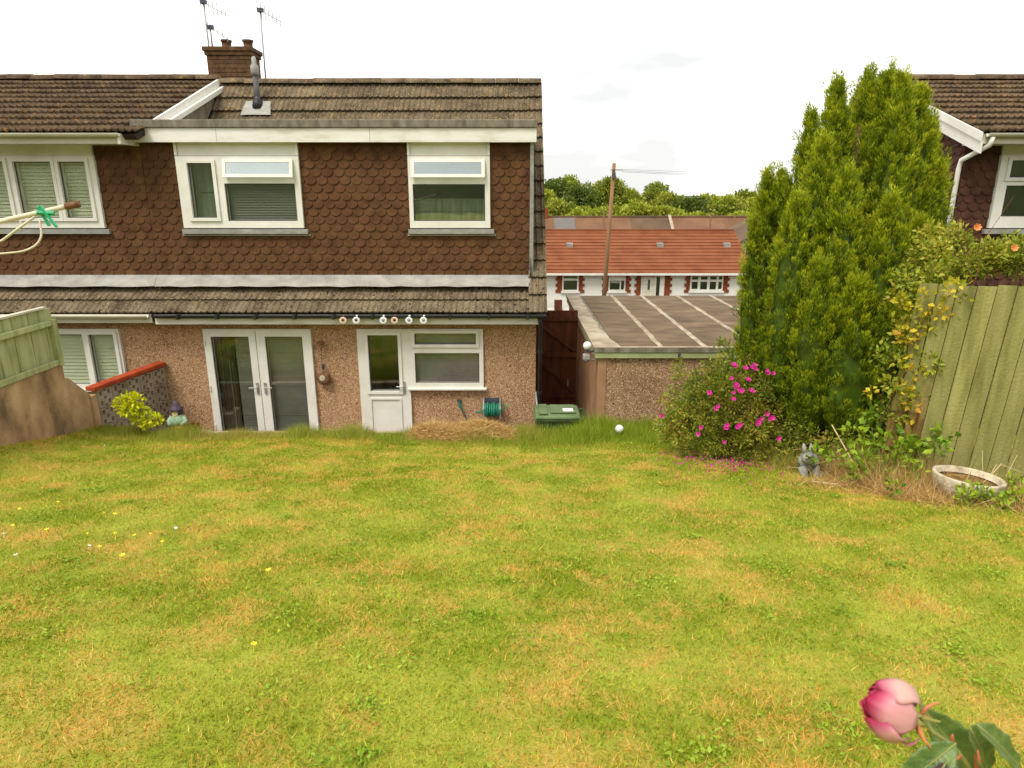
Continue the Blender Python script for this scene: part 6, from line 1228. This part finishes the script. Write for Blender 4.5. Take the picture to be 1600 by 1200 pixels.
def petal(th, span, h0, h1, rad, curl, cshift, nu=12, nv=11):
    b = MB(); vals = []
    for j in range(nv):
        v = j / (nv - 1)
        for i in range(nu):
            u = i / (nu - 1) * 2 - 1
            edge = 1 - 0.30 * abs(u) ** 2.4 + 0.03 * math.sin(8 * u + 2 * th); hh = h0 + (h1 - h0) * v * edge
            rr_ = rad * (math.sin(min(1.0, 0.14 + v * 0.72) * math.pi) ** 0.62) * (1 + 0.06 * math.sin(3 * u + th * 2) * v + 0.02 * math.sin(7 * u + 3 * th) * v * v) + curl * max(0, v - 0.72) ** 1.5 * 0.4
            wd = span * (0.35 + 0.65 * math.sin(min(v * 1.25, 1) * math.pi / 2))
            a = th + u * wd
            p = BC + axis * hh + (e1 * math.cos(a) + e2 * math.sin(a)) * rr_; b.v.append(tuple(p)); vals.append(min(1, max(0, cshift + 0.85 * max(0, v - 0.60) / 0.40 + 0.30 * max(0, abs(u) - 0.75) / 0.25 * v - 0.22 * (1 - v) + 0.07 * math.sin(17 * u + th) * v + 0.08 * math.sin(31 * u) * v)))
    b.f = [(j * nu + i, j * nu + i + 1, (j + 1) * nu + i + 1, (j + 1) * nu + i) for j in range(nv - 1) for i in range(nu - 1)]
    me = b.mesh('petal', 'petal', True); at = me.attributes.new('rnd', 'FLOAT', 'POINT'); at.data.foreach_set('value', np.array(vals, np.float32))
    o = link('petal', me, t); s_ = o.modifiers.new('thick', 'SOLIDIFY'); s_.thickness = 0.0008; return o
for k in range(4): petal(k * 1.6 + 0.4, 1.0, -0.020, 0.026, 0.018, -0.012, 0.35)
for k in range(4): petal(k * 1.57 + 1.1, 1.0, -0.026, 0.030, 0.0265, -0.004, 0.22)
for k, th in enumerate((-0.4, 1.0, 2.3, 3.6, 4.9)): petal(th, 0.95, -0.030, 0.026 + 0.006 * (k % 2), 0.0385 + 0.003 * (k % 3), 0.05, (0.10, 0.36, 0.16, 0.30, 0.05)[k])
petal(2.2, 0.35, -0.040, -0.005, 0.036, 0.05, 0.55); 
MB().tube([BC - axis * 0.024, BC - axis * 0.034, BC - axis * 0.044], [0.007, 0.009, 0.005], 10).build('hip', 'rosestem', t, True)
for k in range(5):
    a = k * 1.257 + 0.3; w = (e1 * math.cos(a) + e2 * math.sin(a)); c0 = BC - axis * 0.034
    pts = [c0 + w * 0.006, c0 + w * 0.018 - axis * 0.004, c0 + w * 0.026 - axis * (0.010 + 0.006 * (k % 2)), c0 + w * 0.032 - axis * 0.018]
    MB().tube(pts, [0.0025, 0.003, 0.0018, 0.0005], 6).build('sepal', 'rosestem' if k % 2 else 'rosestem_red', t, True)
J = Vector((0.588, 0.73, 3.590))
MB().tube([BC - axis * 0.042, Vector((0.562, 0.735, 3.606)), J, Vector((0.612, 0.722, 3.560)), Vector((0.64, 0.72, 3.50)), Vector((0.68, 0.72, 3.3)), Vector((0.72, 0.72, 2.55))], [0.0034, 0.0028, 0.003, 0.003, 0.0035, 0.004, 0.006], 8).build('stem', 'rosestem', t, True)
MB().tube([J, Vector((0.579, 0.722, 3.607)), Vector((0.577, 0.720, 3.617))], [0.003, 0.0028, 0.001], 7).build('side_shoot', 'rosestem_red', t, True)
MB().tube([Vector((0.596, 0.722, 3.58)), Vector((0.578, 0.715, 3.575))], [0.0025, 0.001], 6).build('thorn', 'rosestem_red', t, True)
MB().tube([Vector((0.618, 0.71, 3.54)), Vector((0.608, 0.71, 3.59)), Vector((0.606, 0.71, 3.602))], [0.0045, 0.0038, 0.001], 7).build('side_shoot', 'rosestem_red', t, True)
def rleaf(base, tip, up, wid, m='roseleaf', nm='leaf', curl=0.15):
    base, tip, up = Vector(base), Vector(tip), Vector(up); d = tip - base; ln = d.length; d.normalize(); s = d.cross(up).normalized(); up = s.cross(d); b = MB(); nu, nv = 9, 15
    for j in range(nv):
        v = j / (nv - 1); w = wid * math.sin(math.pi * min(v ** 0.8, 1)) ** 0.85 * (1 + 0.06 * ((j % 2) * 2 - 1)) if 0 < j < nv - 1 else 0.0006
        for i in range(nu):
            u = i / (nu - 1) * 2 - 1
            p = base + d * ln * v + s * u * w + up * (abs(u) ** 1.5 * w * 0.38 - curl * ln * v * v + 0.0022 * math.sin(v * 22 + abs(u) * 3) * abs(u)); b.v.append(tuple(p))
    b.f = [(j * nu + i, j * nu + i + 1, (j + 1) * nu + i + 1, (j + 1) * nu + i) for j in range(nv - 1) for i in range(nu - 1)]
    o = b.build(nm, m, t, True); s_ = o.modifiers.new('thick', 'SOLIDIFY'); s_.thickness = 0.0006
    MB().tube([base + d * ln * v - up * (curl * ln * v * v) + up * 0.0006 for v in (0, .25, .5, .75, .95)], [0.0012, 0.001, 0.0008, 0.0006, 0.0003], 5).build('midrib', 'rosestem', o, True)
rleaf((0.648, 0.755, 3.515), (0.575, 0.765, 3.612), (-0.2, -0.7, 0.6), 0.030)
rleaf((0.588, 0.700, 3.652), (0.672, 0.690, 3.583), (0.3, -0.6, 0.75), 0.017)
rleaf((0.572, 0.705, 3.618), (0.492, 0.690, 3.548), (-0.1, -0.6, 0.8), 0.020)
rleaf((0.60, 0.725, 3.625), (0.648, 0.715, 3.545), (0.3, -0.7, 0.6), 0.026)
rleaf((0.552, 0.690, 3.602), (0.530, 0.68, 3.562), (0, -0.7, 0.7), 0.011, 'roseleaf_dark')
rleaf((0.575, 0.715, 3.585), (0.565, 0.70, 3.530), (-0.2, -0.8, 0.5), 0.016)
